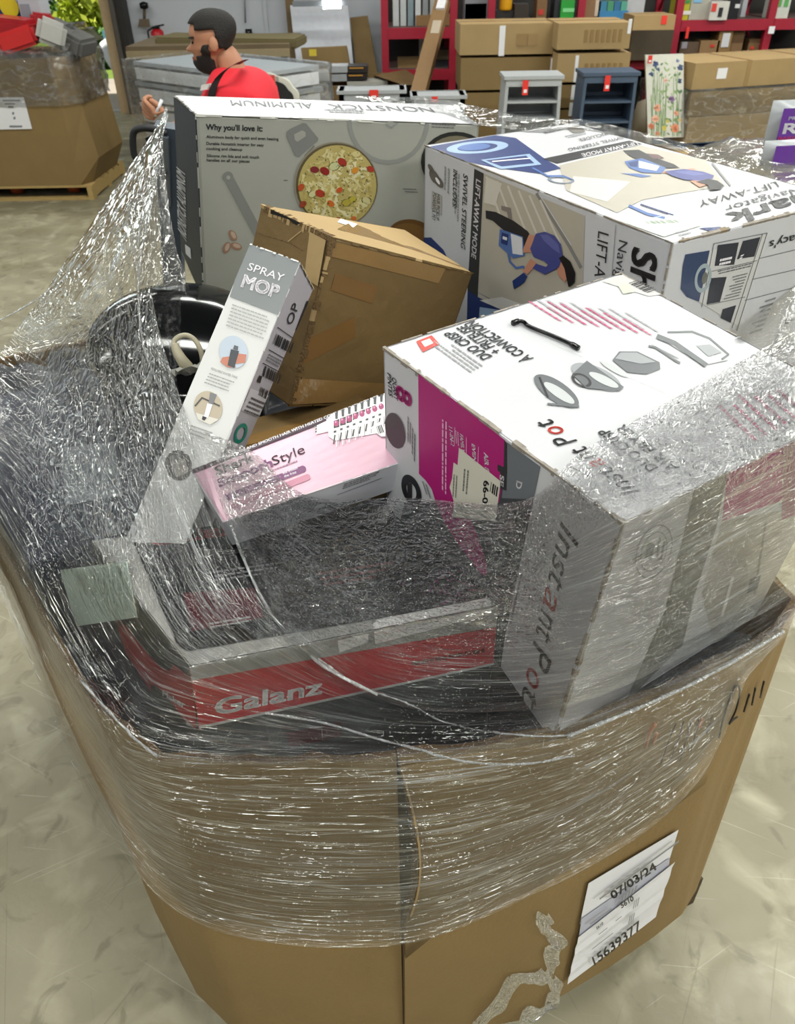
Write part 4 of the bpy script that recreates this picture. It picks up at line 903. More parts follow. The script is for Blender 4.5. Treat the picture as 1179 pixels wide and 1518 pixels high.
shell('hair', lambda c: (c.z > .075 and c.x > -.115) or (c.z > .045 and c.x > -.06) or (c.z > -.03 and c.x > .028) or (c.z > -.055 and c.x > .05), .009, HAIR)
shell('beard', lambda c: (c.z < -.045 and c.x < -.035 and not (-.066 < c.z < -.05 and c.x < -.08)) or (c.z < .0 and -.045 < c.x < -.012 and abs(c.y) > .05) or (c.z < -.07 and c.x < .0), .005, HAIR)
for sy in (-1, 1):
    mb = MB(); mb.bar(MH @ Vector((-.099, sy*.02, .026)), MH @ Vector((-.082, sy*.052, .028)), .012, .007, HAIR); mb.build('eyebrow', man)
    mb = MB(); mb.lathe([(0, -.005), (.004, -.004), (.006, 0), (.004, .004), (0, .005)], mat('eye_dark', srgb('221814'), .2), tuple(MH @ Vector((-.088, sy*.034, .008))), 10); mb.build('eye', man)
mb = MB(); mb.bar(MH @ Vector((-.1, -.018, -.058)), MH @ Vector((-.1, .018, -.058)), .012, .012, mat('lips', srgb('8a5146'), .4)); mb.build('lips', man)
# strap over the near shoulder
mb = MB(); st = [at(362, 92, YM-.06), at(354, 93, YM-.17), at(338, 101, YM-.235), at(322, 118, YM-.23), at(313, 145, YM-.23), at(311, 200, YM-.22)]
st = smooth(st, 5); w = np.array([.018, 0, .008])
mb.add([p-w for p in st]+[p+w for p in st]+[p-w+np.array([0, .012, 0]) for p in st]+[p+w+np.array([0, .012, 0]) for p in st], [f for i in range(len(st)-1) for n in [len(st)] for f in ((i, i+1, n+i+1, n+i), (2*n+i, 3*n+i, 3*n+i+1, 2*n+i+1), (i, 2*n+i, 2*n+i+1, i+1), (n+i, n+i+1, 3*n+i+1, 3*n+i))], mat('strap_black', srgb('1b1417'), .6))
tag(mb.build('shoulder_strap', man), 'dark strap over the near shoulder')
mb = MB(); bv_ = at(305, 130, YM-.235)
for (x0, y0, x1, y1) in ((300, 127, 312, 125), (299, 130, 311, 128), (298, 133, 309, 131)): mb.bar(at(x0, y0, YM-.2), at(x1, y1, YM-.215), .012, .006, ink('d8d2cf'))
tag(mb.build('chest_logo', man), 'small white chest print')
# hand with a pen
def fingers(hc_, ax, ay, az, parent, name='hand'):
    """palm and five curled fingers; ax = finger direction, ay = across, az = back of hand"""
    js = [hc_]; ed = []; ra = [.024]; 
    def ch(st, dirs, r, par=0):
        p = st; last = par
        for d, rr in zip(dirs, r): js.append(p); ed.append((last, len(js)-1)); ra.append(rr); last = len(js)-1; p = p+d
        js.append(p); ed.append((last, len(js)-1)); ra.append(r[-1]*.8)
    for k, L in zip((-1.5, -.5, .5, 1.5), (.036, .04, .038, .03)):
        ch(hc_+ax*.04+ay*.019*k, [ax*L*.8-az*L*.5, -az*L*.8-ax*L*.1, -ax*L*.55-az*L*.1], [.0095, .009, .008])
    ch(hc_+ay*.03-ax*.01, [ax*.03+ay*.012-az*.01, ax*.028-ay*.012-az*.014], [.012, .010])
    return skinbody(name, js, ed, ra, SKIN, parent, 2)
hx_ = hand; fingers(hx_, np.array([-.55, -.1, .25])/.62, np.array([.25, -.5, .8])/.98, np.array([-.3, -.8, -.4])/.95, man)
mb = MB(); mb.tube([at(230, 172, YM-.44), at(240, 148, YM-.44)], .006, mat('pen_white', srgb('d5d6dc'), .3)); tag(mb.build('pen'), 'white pen held in the hand of the man', 'pen')
# ================================================================== THE BULK BOX
RIM = [(-1.13,1.72),(-.93,1.40),(-.73,1.13),(-.58,.916),(-.438,.737),(-.325,.649),(-.175,.637),(-.005,.642),(.228,.679),(.409,.765),(.52,.823),(.60,.872),(.655,.935),(.60,1.20),(.47,1.62),(.35,1.96),(.12,2.12),(-.35,2.12),(-.85,2.05),(-1.08,1.9)]
BAS = [(-1.10,1.70),(-.91,1.39),(-.72,1.13),(-.58,.92),(-.45,.745),(-.335,.655),(-.175,.64),(-.005,.645),(.24,.683),(.45,.785),(.56,.845),(.64,.895),(.69,.95),(.64,1.20),(.50,1.62),(.38,1.96),(.12,2.10),(-.35,2.10),(-.83,2.03),(-1.05,1.88)]
ZR, ZB = 1.08, .14
def wallpt(s, z, off=0.0):
    """point of the outer wall; s = index along the perimeter"""
    n = len(RIM); i = int(math.floor(s)) % n; t = s-math.floor(s); j = (i+1) % n; w = (z-ZB)/(ZR-ZB)
    a = np.array(RIM[i])*w+np.array(BAS[i])*(1-w); b = np.array(RIM[j])*w+np.array(BAS[j])*(1-w); p = a+(b-a)*t
    d = p-np.array([-.2, 1.3]); d /= np.linalg.norm(d)
    bul = .012*math.sin(math.pi*w)*math.sin(s*2.1)
    return np.array([p[0]+d[0]*(off+bul), p[1]+d[1]*(off+bul), z])
box_root = empty('bulk_box', (-.2, 1.3, ZB), 'big open kraft bulk box in front, full of retail boxes and bound with stretch film', 'box')
mb = MB(); NP = len(RIM); sub = 6; nz = 24; D_ = 7.0
S_ = [D_+k/sub for k in range(0, NP*sub+1)]                          # starts and ends at the torn corner seam
def gap(z):
    if z > .66: return .022*math.sin(max(0, min(1, (z-.66)/.40))*math.pi)**1.0+.002
    return .001
P_o, P_i = [], []
r = random.Random(2)
jit = [r.uniform(-.006, .006) for _ in S_]
for k, s in enumerate(S_):
    co, ci = [], []
    for j in range(nz+1):
        z = ZB+(ZR-ZB)*j/nz
        zz = z+(jit[k] if j == nz else 0)
        o = wallpt(s, z); i_ = wallpt(s, z, -.012)
        if k == 0: g = gap(z); o = o+np.array([g, -g*.55, 0]); i_ = i_+np.array([g*.8, -g*.3, 0])
        if k == 1: g = gap(z)*.4; o = o+np.array([0, -g, 0])
        if k == len(S_)-1: o = o+np.array([-.002, .004, 0])
        o[2] = i_[2] = zz; co.append(o); ci.append(i_)
    P_o.append(co); P_i.append(ci)
K = len(S_); m = nz+1
vo = [p for c in P_o for p in c]; vi = [p for c in P_i for p in c]
mb.add(vo, [(k*m+j, (k+1)*m+j, (k+1)*m+j+1, k*m+j+1) for k in range(K-1) for j in range(nz)], KRAFT, True)
mb.add(vi, [(k*m+j, k*m+j+1, (k+1)*m+j+1, (k+1)*m+j) for k in range(K-1) for j in range(nz)], KRAFT_D, True)
mb.add([P_o[k][nz] for k in range(K)]+[P_i[k][nz] for k in range(K)], [(k, k+1, K+k+1, K+k) for k in range(K-1)], KRAFT_E)
for k in (0, K-1): mb.add(P_o[k]+P_i[k], [(j, j+1, m+j+1, m+j) for j in range(nz)], KRAFT_E)
mb.add([wallpt(s, ZB+.004) for s in range(NP)], [tuple(range(NP))], KRAFT_D)
wall_o = mb.build('cardboard_wall', box_root)
# second cardboard ply showing at the torn corner
mb = MB()
for off, w in ((.004, .006), (.009, .005)):
    pl = []
    for j in range(0, 13):
        z = .70+.36*j/12; g = gap(z); o = wallpt(D_, z)+np.array([g+off*.4, -g*.6-off*.5, 0]); pl.append(o)
    for p, q in zip(pl[:-1], pl[1:]): mb.bar(p, q, w*.5, w, KRAFT_L if off > .005 else KRAFT_E)
mb.build('torn_edge', box_root)
# outer sleeve ply on the right panel, ends in a slanting cut edge
mb = MB(); pts_e = [(583, 1406), (640, 1385), (700, 1358), (760, 1328), (800, 1308), (835, 1288), (900, 1250), (980, 1205), (1040, 1160)]
dg = bpy.context.evaluated_depsgraph_get()
def bvh_of(objs):
    V, Fc = [], []
    for o in objs:
        k = len(V); mw = o.matrix_world
        V += [mw @ v.co for v in o.data.vertices]; Fc += [[k+i for i in p.vertices] for p in o.data.polygons]
    return BVHTree.FromPolygons(V, Fc)
bpy.context.view_layer.update()
BW = bvh_of([wall_o])
def onwall(px, py, off=.003, bvh=None):
    d = Vector([float(t) for t in ray(px, py)]); L = d.length
    loc, nrm, idx, dist = (bvh or BW).ray_cast(Vector((0, 0, CH)), d/L)
    if loc is None: return None
    if nrm.dot(d) > 0: nrm = -nrm
    return np.array(loc+nrm*off)
low = [onwall(*p, .004) for p in pts_e]
vs = []; nn = len(pts_e)
for j in range(9):
    for i, (x, y) in enumerate(pts_e):
        p = low[i]; t = j/8; zz = p[2]*(1-t)+(ZR-.01)*t
        # slide up the wall above the point
        best = min(((abs(wallpt(s, zz)[0]-p[0])), s) for s in np.linspace(D_, 12, 80))[1]; g = gap(zz)*max(0, 1-i*.8); vs.append((wallpt(best, zz, .007) if j else wallpt(best, zz, .006))+np.array([g, -g*.5, 0]))
mb.add(vs, [(j*nn+i, j*nn+i+1, (j+1)*nn+i+1, (j+1)*nn+i) for j in range(8) for i in range(nn-1)], KRAFT, True)
ob = mb.build('outer_sleeve', box_root); md = ob.modifiers.new('t', 'SOLIDIFY'); md.thickness = .004; md.offset = -1; md.material_offset = 0
# shipping sheet
def wallquad(mbx, quad, m, off, n=8, wav=0.0):
    q = [np.array(p, float) for p in quad]; vs = []
    for j in range(n+1):
        for i in range(n+1):
            u, v = i/n, j/n; x = (q[0]*(1-u)+q[1]*u)*(1-v)+(q[3]*(1-u)+q[2]*u)*v
            p = onwall(x[0], x[1], off+wav*math.sin(v*19+u*2)); vs.append(p)
    if any(p is None for p in vs): return None
    mbx.add(vs, [(j*(n+1)+i, (j+1)*(n+1)+i, (j+1)*(n+1)+i+1, j*(n+1)+i+1) for j in range(n) for i in range(n)], m, False)
    return q
def walltext(mbx, st, A, B, H, m, off, bold=0.0):
    A, B, H = [np.array(p, float) for p in (A, B, H)]; v, f = glyphs(st, bold)
    vs = [onwall(*(A+x*(B-A)+y*(H-A)), off) for x, y in v]
    if any(p is None for p in vs): return
    mbx.add(vs, f, m)
mb = MB()
wallquad(mb, [(870, 1305), (1003, 1226), (989, 1272), (857, 1366)], PAPER, .006, 8)
wallquad(mb, [(859, 1356), (989, 1266), (988, 1280), (854, 1390)], mat('paper_fold_shade', srgb('b9bac6'), .6), .008, 6)  # purplish strip: shade of the fold painted into the paper colour
wallquad(mb, [(853, 1382), (995, 1270), (967, 1352), (837, 1452)], PAPER, .0105, 8, .0012)
inkb = ink('1c1c1f'); ig = ink('8b8c90')
walltext(mb, '07/03/24', (902, 1322), (967, 1277), (897, 1312), inkb, .0155, .02)
walltext(mb, '5610', (914, 1334), (932, 1322), (912, 1327), inkb, .0175, .02)
walltext(mb, '5610', (877, 1366), (887, 1358), (876, 1362), inkb, .0175, .02)
walltext(mb, '15639377', (874, 1419), (943, 1364), (870, 1407), inkb, .018, .015)
for q in ([(882, 1320), (998, 1235), (998, 1238), (882, 1323)], [(868, 1358), (900, 1335), (900, 1337), (868, 1360)]): wallquad(mb, q, ig, .0155, 2)
for q in ([(915, 1318), (944, 1297), (940, 1308), (914, 1327)], ): 
    for k in range(5): wallquad(mb, [(915+k*5, 1318-k*4), (918+k*5, 1316-k*4), (915+k*5, 1326-k*4), (912+k*5, 1328-k*4)], ig, .0165, 2)
for (x, y) in ((933, 1322), (936, 1320), (939, 1318), (926, 1345), (929, 1343), (932, 1341)): wallquad(mb, [(x, y), (x+1.5, y-1), (x-1, y+12), (x-2.5, y+13)], ig, .018, 2)
for (x0, y0, x1, y1) in ((880, 1372, 893, 1362), (870, 1394, 901, 1370), (905, 1352, 914, 1345)): wallquad(mb, [(x0, y0), (x1, y1), (x1, y1+1.3), (x0, y0+1.3)], ig, .018, 2)
ob = mb.build('shipping_sheet', box_root); tag(ob, 'white torn shipping sheet with large black numbers')
# marker scrawl on the upper right panel
mb = MB()
def stroke(pts, w, m, off=.009):
    sp = smooth([np.array([x, y, 0.]) for x, y in pts], 5); q = [onwall(p[0], p[1], off) for p in sp]; q = [p for p in q if p is not None]
    if len(q) > 2: mb.tube(q, w/2, m, 5)
marker = ink('2a2119')
for st in ([(1060, 1088), (1066, 1060), (1078, 1022), (1086, 1010), (1090, 1020), (1084, 1048), (1074, 1068)], [(1074, 1068), (1080, 1062), (1086, 1058)], [(1096, 1050), (1104, 1024)], [(1108, 1040), (1113, 1015)], [(1120, 1030), (1126, 1005)]): stroke(st, .0035, marker)
oro = ink('b8734c'); pur = ink('5d4a3e')
for st in ([(952, 1100), (958, 1078), (966, 1066)], [(962, 1096), (968, 1080)], [(1030, 1072), (1036, 1060)]): stroke(st, .006, oro)
for st in ([(975, 1125), (985, 1095), (997, 1065)], [(990, 1118), (1000, 1090), (1008, 1062)], [(1003, 1122), (1012, 1090), (1018, 1066)], [(1018, 1110), (1026, 1080), (1030, 1060)], [(1042, 1082), (1050, 1055)]): stroke(st, .0025, pur)
if mb.v: tag(mb.build('marker_scrawl', box_root), 'handwritten black and orange marker strokes')
# vertical crease tapes / loose clear tape low on the right panel
CLR = film_mat('clear_tape', .05, .3, 30, 30, .6, .14, 40., 1.8)
def ribbon(path, w, name, label, cat, parent=None, off=.012):
    sp = smooth([np.array([x, y, 0.]) for x, y in path], 5); n = len(sp); P = np.zeros((6, n, 3)); U = np.zeros((6, n)); V = np.zeros((6, n)); rr = random.Random(len(path))
    for i, p in enumerate(sp):
        t = np.array(sp[min(i+1, n-1)])-np.array(sp[max(0, i-1)]); nn_ = np.array([-t[1], t[0]])/(np.linalg.norm(t[:2])+1e-9)
        ww = w*(.6+.5*abs(math.sin(i*.55)))
        for j in range(6):
            x, y = p[0]+nn_[0]*ww*(j/5-.5), p[1]+nn_[1]*ww*(j/5-.5); q = onwall(x, y, off+.006*math.sin(i*.9+j)); 
            P[j, i] = q if q is not None else P[j, max(0, i-1)]; U[j, i] = i*.02; V[j, i] = j*.02
    o = sheet(name, P, U, V, CLR, parent, np.full(U.shape, .9)); 
    if parent is None: tag(o, label, cat)
    return o
ribbon([(800, 1345), (806, 1372), (826, 1392), (812, 1412), (806, 1440), (770, 1440), (738, 1475), (706, 1517)], 22, 'loose_tape', 'strip of crumpled clear tape hanging on the lower front of the bulk box', 'tape')
ribbon([(812, 1440), (822, 1462), (806, 1488), (778, 1500), (760, 1517)], 20, 'loose_tape', 'second crumpled clear tape end nearest the bottom of the frame', 'tape')
# pallet under the box
MPx = Matrix.Translation((.16, .74, 0)) @ Matrix.Rotation(math.radians(24), 4, 'Z')
pallet(-.34, .62, -.0, 1.06, 0, 'dark worn wooden pallet under the film bound bulk box', WOOD_D, .135, MPx)

# ================================================================== CONTENTS
def lerp(a, b, t): return np.array(a)*(1-t)+np.array(b)*t
# ---- dark liner filling the gaps
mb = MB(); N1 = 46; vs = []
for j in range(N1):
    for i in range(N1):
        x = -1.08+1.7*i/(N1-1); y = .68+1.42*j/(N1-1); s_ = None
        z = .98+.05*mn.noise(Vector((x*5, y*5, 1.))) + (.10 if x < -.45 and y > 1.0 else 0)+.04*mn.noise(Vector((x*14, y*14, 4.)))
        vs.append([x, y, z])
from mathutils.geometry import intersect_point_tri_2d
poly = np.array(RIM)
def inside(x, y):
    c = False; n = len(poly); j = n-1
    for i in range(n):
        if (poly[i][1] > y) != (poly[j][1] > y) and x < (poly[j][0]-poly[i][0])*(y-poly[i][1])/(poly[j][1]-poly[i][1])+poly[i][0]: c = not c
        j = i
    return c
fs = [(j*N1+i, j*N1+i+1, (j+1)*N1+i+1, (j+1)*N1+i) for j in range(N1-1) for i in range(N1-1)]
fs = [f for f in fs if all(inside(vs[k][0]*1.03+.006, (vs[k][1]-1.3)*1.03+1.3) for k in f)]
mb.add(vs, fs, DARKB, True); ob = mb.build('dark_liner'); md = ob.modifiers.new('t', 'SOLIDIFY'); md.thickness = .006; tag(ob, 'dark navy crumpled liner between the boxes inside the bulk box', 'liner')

# ---- pressure cooker box
W_ = np.array
K_ = {'000': (.233, .638, 1.467), '001': atd(820, 1102, 1.072), '010': (.609, .886, 1.463), '011': (.584, .926, 1.05), '100': (-.016, .993, 1.508), '101': atd(573, 745, 1.225), '110': (.371, 1.25, 1.516), '111': (.346, 1.285, 1.10)}
cb = Carton(K_, {'all': BWHITE}); T, Fr, Sd = cb.top, cb.front, cb.side
mag = ink('a3176b'); drk = ink('2b2b2e'); gry = ink('65696f'); red = ink('c8362f'); g2 = ink('8d8f93'); wht = ink('e8e4ea'); dk2 = ink('3c3e42')
# front face
Fr.poly([(753, 656), (802, 692), (765, 867), (749, 945), (740, 1010), (700, 960), (640, 860), (590, 790), (600, 745), (740, 740)], dk2, 0)
Fr.poly([(753, 656), (802, 692), (792, 740), (745, 738)], gry, 1)
Fr.poly([(621, 554), (660, 582), (705, 616), (750, 653), (748, 700), (741, 745), (692, 745), (701, 775), (713, 803), (723, 836), (723, 852), (714, 851), (704, 838), (684, 812), (660, 776), (645, 738), (641, 725), (632, 712), (622, 702)], mag, 1)
Fr.poly([(749, 653), (753, 656), (753, 700), (752, 727), (743, 724), (743, 700), (739, 697), (739, 688), (748, 692)], drk, 2)
Fr.poly([(682, 663), (744, 713), (741, 736), (736, 772), (672, 766), (675, 745), (668, 722), (672, 708), (674, 685), (680, 689)], ink('c9c5b8'), 3)
Fr.text('66-0', (719, 712), (717, 745), (727, 712), inkb, 4, .02)
Fr.rows((697, 697), (694, 735), (692, 695), 2, ink('6c6c66'), 4); Fr.rows((680, 705), (678, 740), (676, 703), 2, ink('6c6c66'), 4, seed=4)
Fr.bars((730, 714), (741, 722), (728, 728), inkb, 4, 6)
Fr.text('8', (589, 570), (589, 589), (611, 584), mag, 2, .03)
Fr.text('QUART', (582.5, 558), (585, 590), (588.5, 562), drk, 2, .01); Fr.text('PINTES', (575, 552), (577.5, 585), (581, 556), drk, 2, .01)
for st, a_, b_, h_ in (('11-IN-1', (667, 631), (670, 658), (672, 634)), ('FAMILY', (683, 642), (686, 668), (688, 645)), ('EVEN', (701, 657), (703, 682), (706, 660)), ('AIR F', (719, 670), (721, 696), (725, 673)), ('SE', (743, 703), (742, 718), (749, 706)), ('D', (768, 712), (766, 722), (776, 715))): Fr.text(st, a_, b_, h_, wht, 3, .02)
Fr.rows((664, 625), (663, 733), (659, 622), 2, ink('d7a9c6'), 3, .4, .02); Fr.rows((681, 640), (682, 662), (678, 638), 2, ink('d7a9c6'), 3)
for a_, b_ in (((676, 633), (675, 660)), ((693, 648), (693, 672)), ((711, 662), (710, 688))): Fr.line([a_, b_], .8, ink('d7a9c6'), 3)
Fr.rows((617, 645), (616, 688), (607, 620), 4, ink('55565a'), 2)
Fr.ell(587, 638, 14, 27, ink('3b3538'), 2, -13); Fr.ell(611, 727, 13, 25, ink('26262a'), 2, -20, ring=.5); Fr.poly([(605, 715), (612, 716), (612, 738), (606, 736)], drk, 3)
Fr.rows((634, 718), (641, 740), (629, 714), 2, ink('6b6b6e'), 3)
A0, B0, H0 = W_((833, 772.)), W_((772, 1040.)), W_((30, 19.))
for st, t0, t1, m_ in (('Inst', 0, .34, drk), ('a', .36, .46, red), ('nt', .48, .63, drk), ('P', .66, .78, drk), ('o', .80, .89, red), ('t', .91, 1, drk)):
    a_ = A0+(B0-A0)*t0; b_ = A0+(B0-A0)*t1; Fr.text(st, tuple(a_), tuple(b_), tuple(a_+H0), m_, 2, .004, .32)
Fr.rows((776, 850), (758, 930), (770, 848), 2, ink('6b6b6e'), 2)
# top face
A0, B0, H0 = W_((950, 729.)), W_((808, 616.)), W_((-24, 13.))
for st, t0, t1, m_ in (('Inst', 0, .34, drk), ('a', .355, .44, red), ('nt', .46, .61, drk), ('P', .66, .77, drk), ('o', .79, .88, red), ('t', .90, .97, drk)):
    a_ = A0+(B0-A0)*t0; b_ = A0+(B0-A0)*t1; T.text(st, tuple(a_), tuple(b_), tuple(a_+H0), m_, 2, .004, .32)
for st, a_, b_ in (('DUO CRISP', (730, 529), (671, 491)), ('+ FRITEUSE', (744, 521), (690, 482)), ('À CONVECTION', (791, 532), (703, 476))): T.text(st, a_, b_, (a_[0]-14, a_[1]+6), dk2, 2, .02)
for st, a_, b_ in (('DUO CRISP', (976, 694), (899, 636)), ('AIR FRYER', (1008, 694), (925, 630))): T.text(st, a_, b_, (a_[0]-14, a_[1]+7), dk2, 2, .02)
T.rows((716, 543), (655, 500), (700, 552), 4, ink('8a8a8e'), 2, .4, .4, 5); T.rows((935, 672), (890, 640), (925, 677), 3, g2, 2)
T.poly([(617, 507), (640, 498), (652, 511), (627, 523)], red, 2); T.poly([(624, 508), (637, 503), (643, 510), (630, 516)], ink('e7c3bb'), 3)
T.rows((828, 476), (772, 441), (962, 497), 8, ink('b9406f'), 2, .28, .45, 7); T.rows((836, 472), (786, 440), (972, 492), 8, ink('9c9ba0'), 2, .3, .3, 9)
T.rows((1118, 655), (1058, 598), (1190, 614), 6, ink('b9406f'), 2, .3, .4, 8)
T.rows((840, 520), (800, 500), (1000, 590), 9, ink('c9c9cb'), 1, .25, .5, 3)
gk = ink('5f6266'); gl = ink('8f9296'); gll = ink('b4b6b8')
T.ell(825, 581, 39, 15, gk, 2, 34); T.ell(829, 584, 27, 7, gll, 3, 34); T.line([(800, 561), (812, 590)], 3, drk, 3); T.line([(812, 600), (858, 604)], 3, gk, 3)
T.ell(884, 560, 40, 15, gl, 2, 24); T.poly([(848, 556), (870, 536), (925, 575), (918, 581), (870, 577)], gk, 3); T.ell(862, 565, 16, 9, drk, 3, 25, ring=.3); T.ell(895, 565, 24, 6, gll, 4, 26)
T.ell(910, 548, 23, 4, gll, 2, 30)
T.poly([(908, 535), (918, 522), (945, 522), (978, 538), (979, 548), (958, 556), (930, 553)], gk, 2); T.poly([(912, 533), (920, 524), (944, 524), (972, 538), (950, 541)], gl, 3)
T.line([(962, 514), (972, 516), (1002, 536), (1008, 539)], 3, gk, 2); T.line([(966, 512), (1006, 532)], 1.5, gl, 2)
T.poly([(975, 500), (990, 494), (1025, 492), (1050, 501), (1082, 525), (1079, 535), (1050, 541), (1018, 527)], gll, 2); T.line([(975, 500), (1000, 510), (1046, 542)], 7, gk, 3); T.line([(990, 494), (1026, 493), (1052, 503), (1080, 527), (1070, 534)], 3, gk, 3); T.poly([(1032, 514), (1052, 512), (1070, 524), (1050, 530)], gl, 4)
T.poly([(893, 418), (934, 404), (962, 412), (1000, 434), (962, 440)], ink('b7b5b4'), 1); T.bars((946, 416), (975, 431), (932, 421), inkb, 3, 14); T.poly([(916, 424), (933, 422), (940, 434), (924, 437)], ink('b9c4ab'), 3)
T.rows((1075, 480), (1040, 460), (1150, 520), 5, ink('b4b4b6'), 1, .3, .4, 6)
# right face
ol = ink('77756b'); 
Sd.poly([(1030, 722), (1078, 697), (1062, 780), (1030, 880), (1012, 955), (968, 1000), (925, 1045), (985, 905)], ink('6e6e69'), 1)
Sd.poly([(1078, 697), (1260, 612), (1240, 700), (1150, 745), (1070, 772)], mag, 1); Sd.poly([(1160, 660), (1260, 612), (1248, 740), (1158, 770)], ink('8b2b5c'), 2)
Sd.poly([(1070, 772), (1250, 740), (1200, 900), (1060, 960), (1040, 880)], ink('a19c93'), 0)
Sd.line([(1086, 855), (1070, 912)], 4, ink('dcdad6'), 2); Sd.poly([(1112, 858), (1128, 850), (1122, 872), (1106, 880)], dk2, 2); Sd.line([(1135, 770), (1118, 880)], 3, ink('77756b'), 2)
Sd.poly([(1008, 1005), (1012, 994), (1040, 978), (1062, 966), (1050, 990), (1015, 1012)], mag, 2); Sd.poly([(1062, 966), (1110, 945), (1120, 930), (1115, 960), (1070, 985)], ink('4a4548'), 2); Sd.poly([(1108, 938), (1122, 930), (1112, 955), (1104, 960)], mag, 3)
Sd.ell(969, 817, 25, 42, g2, 1, 20, ring=.05); Sd.ell(969, 817, 18, 31, g2, 1, 20, ring=.05); Sd.text('1', (965, 830), (970, 806), (955, 826), g2, 2); Sd.rows((980, 832), (986, 800), (974, 826), 2, g2, 2)
Sd.rows((900, 1050), (922, 1035), (896, 1058), 2, dk2, 2)
EDGE = mat('scuffed_board_edge', srgb('9a9288'), .9, .3, 90)
cb.wear('000', '100', EDGE, .0035, 1, .15); cb.wear('000', '001', EDGE, .003, 2, .3); cb.wear('000', '010', EDGE, .002, 3, .5); cb.wear('100', '110', EDGE, .002, 4, .5); cb.wear('110', '010', EDGE, .002, 5, .4); cb.wear('000', '001', ink('6b543a'), .004, 7, .72)
ip = cb.mb.build('pressure_cooker_box'); tag(ip, 'large white pressure cooker carton with a magenta side panel, nearest the camera', 'box')
q = MB(); sp = smooth([T.P(*T.uv(x, y), .004) for x, y in ((760, 483), (768, 480), (776, 481), (785, 488), (815, 500), (845, 513), (857, 520))], 5)
q.tube(sp, [.0045]*6+[.003]*(len(sp)-11)+[.0042]*5, BLACKP, 8); tag(q.build('torn_hand_slot', ip), 'black curved carry strap on the lid')  # black tube added in place of the dark gap of the torn slot

# ---- vacuum cleaner box
K_ = {'000': (.462, 1.292, 1.55), '001': (.464, 1.304, 1.17), '010': (.857, 1.512, 1.557), '011': (.856, 1.524, 1.17), '100': (.079, 1.981, 1.575), '101': (.077, 1.992, 1.19), '110': (.47, 2.201, 1.58), '111': (.469, 2.212, 1.19)}
cb = Carton(K_, {'all': BWHITE}); T, Fr, Sd = cb.top, cb.front, cb.side
blu = ink('1f3167'); lbl = ink('8fa6c4'); lb2 = ink('4c68a0'); bei = ink('aaa498'); skn = ink('b9836c'); shirt = ink('3f4583'); wal = ink('c3bfb8')
def pic(Fc, k, ox, oy, items):
    """printed picture from polygons in picture coordinates"""
    f = lambda pts: [(ox+x/k, oy+y/k) for x, y in pts]
    for i, (hx, pts) in enumerate(items): Fc.poly(f(pts), ink(hx), 3+i*.4)
Fr.poly([(718, 257), (868, 320), (864, 440), (770, 470), (709, 440)], bei, 1)
for k in range(6): Fr.line([(722+k*16, 262+k*7), (746+k*17, 330+k*6)], 3, wal, 2)
Fr.poly([(722, 262), (745, 272), (735, 305), (718, 300)], wal, 2); Fr.poly([(745, 440), (800, 460), (770, 470), (712, 445)], ink('c9c7c4'), 2)
Fr.line([(797, 287), (845, 365), (862, 396)], 5, ink('7b7a79'), 2); Fr.line([(800, 287), (848, 363)], 1.5, ink('c2c2c2'), 3)
pic(Fr, 2.109, 620, 160, [('77706c', [(262, 305), (292, 312), (296, 350), (285, 352), (280, 325), (262, 318)]), ('1e1d22', [(213, 320), (245, 325), (300, 352), (345, 385), (362, 412), (350, 440), (318, 425), (290, 400), (235, 352), (214, 345)]), ('1e1d22', [(283, 348), (296, 350), (292, 380), (280, 376)]),
  ('4c68a0', [(258, 378), (330, 402), (336, 462), (300, 470), (254, 430)]), ('c9cbd2', [(292, 392), (328, 405), (330, 460), (298, 455)]), ('1f3167', [(264, 388), (286, 395), (282, 430), (262, 422)]), ('c9cbd2', [(268, 400), (282, 405), (280, 414), (267, 409)]),
  ('b9836c', [(436, 480), (465, 470), (480, 505), (462, 545), (440, 520)]), ('b9836c', [(350, 395), (378, 400), (360, 450), (332, 452), (332, 440)]), ('b9836c', [(355, 470), (375, 485), (345, 520), (330, 510)]),
  ('3f4583', [(372, 392), (400, 386), (430, 398), (450, 425), (456, 462), (444, 498), (420, 500), (398, 478), (366, 466), (354, 440)]), ('565c9a', [(385, 395), (410, 396), (442, 425), (448, 455), (425, 440), (398, 415)]), ('3f4583', [(430, 470), (440, 500), (400, 520), (362, 500), (372, 486), (404, 496)]),
  ('17161a', [(445, 468), (458, 460), (480, 478), (496, 515), (494, 545), (475, 560), (468, 530), (462, 500)])])
Fr.line([(620+x/2.109, 160+y/2.109) for x, y in ((285, 455), (290, 480), (310, 500), (332, 495), (338, 510), (325, 535))], 3, lb2, 6); Fr.poly([(620+x/2.109, 160+y/2.109) for x, y in ((298, 540), (332, 515), (345, 525), (335, 545), (303, 566))], blu, 7)
Fr.poly([(704, 250), (718, 257), (709, 440), (694, 430)], drk, 2)
Fr.text('LIFT-AWAY MODE', (707, 265), (700, 380), (714, 269), wht, 3, .02); Fr.text('SWIVEL STEERING', (688, 257), (684, 366), (694.5, 261), dk2, 3, .01); Fr.text('INCLUDES:', (673, 250), (672, 306), (679, 254), dk2, 3, .01)
Fr.rows((682, 258), (680, 330), (678, 256), 2, g2, 2, .5, .2); Fr.rows((667, 250), (666, 290), (662, 247), 2, g2, 2)
Fr.poly([(641, 282), (656, 290), (655, 318), (640, 310)], ink('a5a29e'), 2); Fr.text('POWERFUL PET', (643, 285), (641, 325), (648, 287), dk2, 3); Fr.text('HAIR PICKUP', (649, 287), (647, 325), (654, 289), dk2, 3)
for (x, y, rx, ry) in ((645, 262, 6, 12), (652, 270, 5, 9), (640, 250, 3, 8)): Fr.ell(x, y, rx, ry, ink('5f5b58'), 3, -30); 
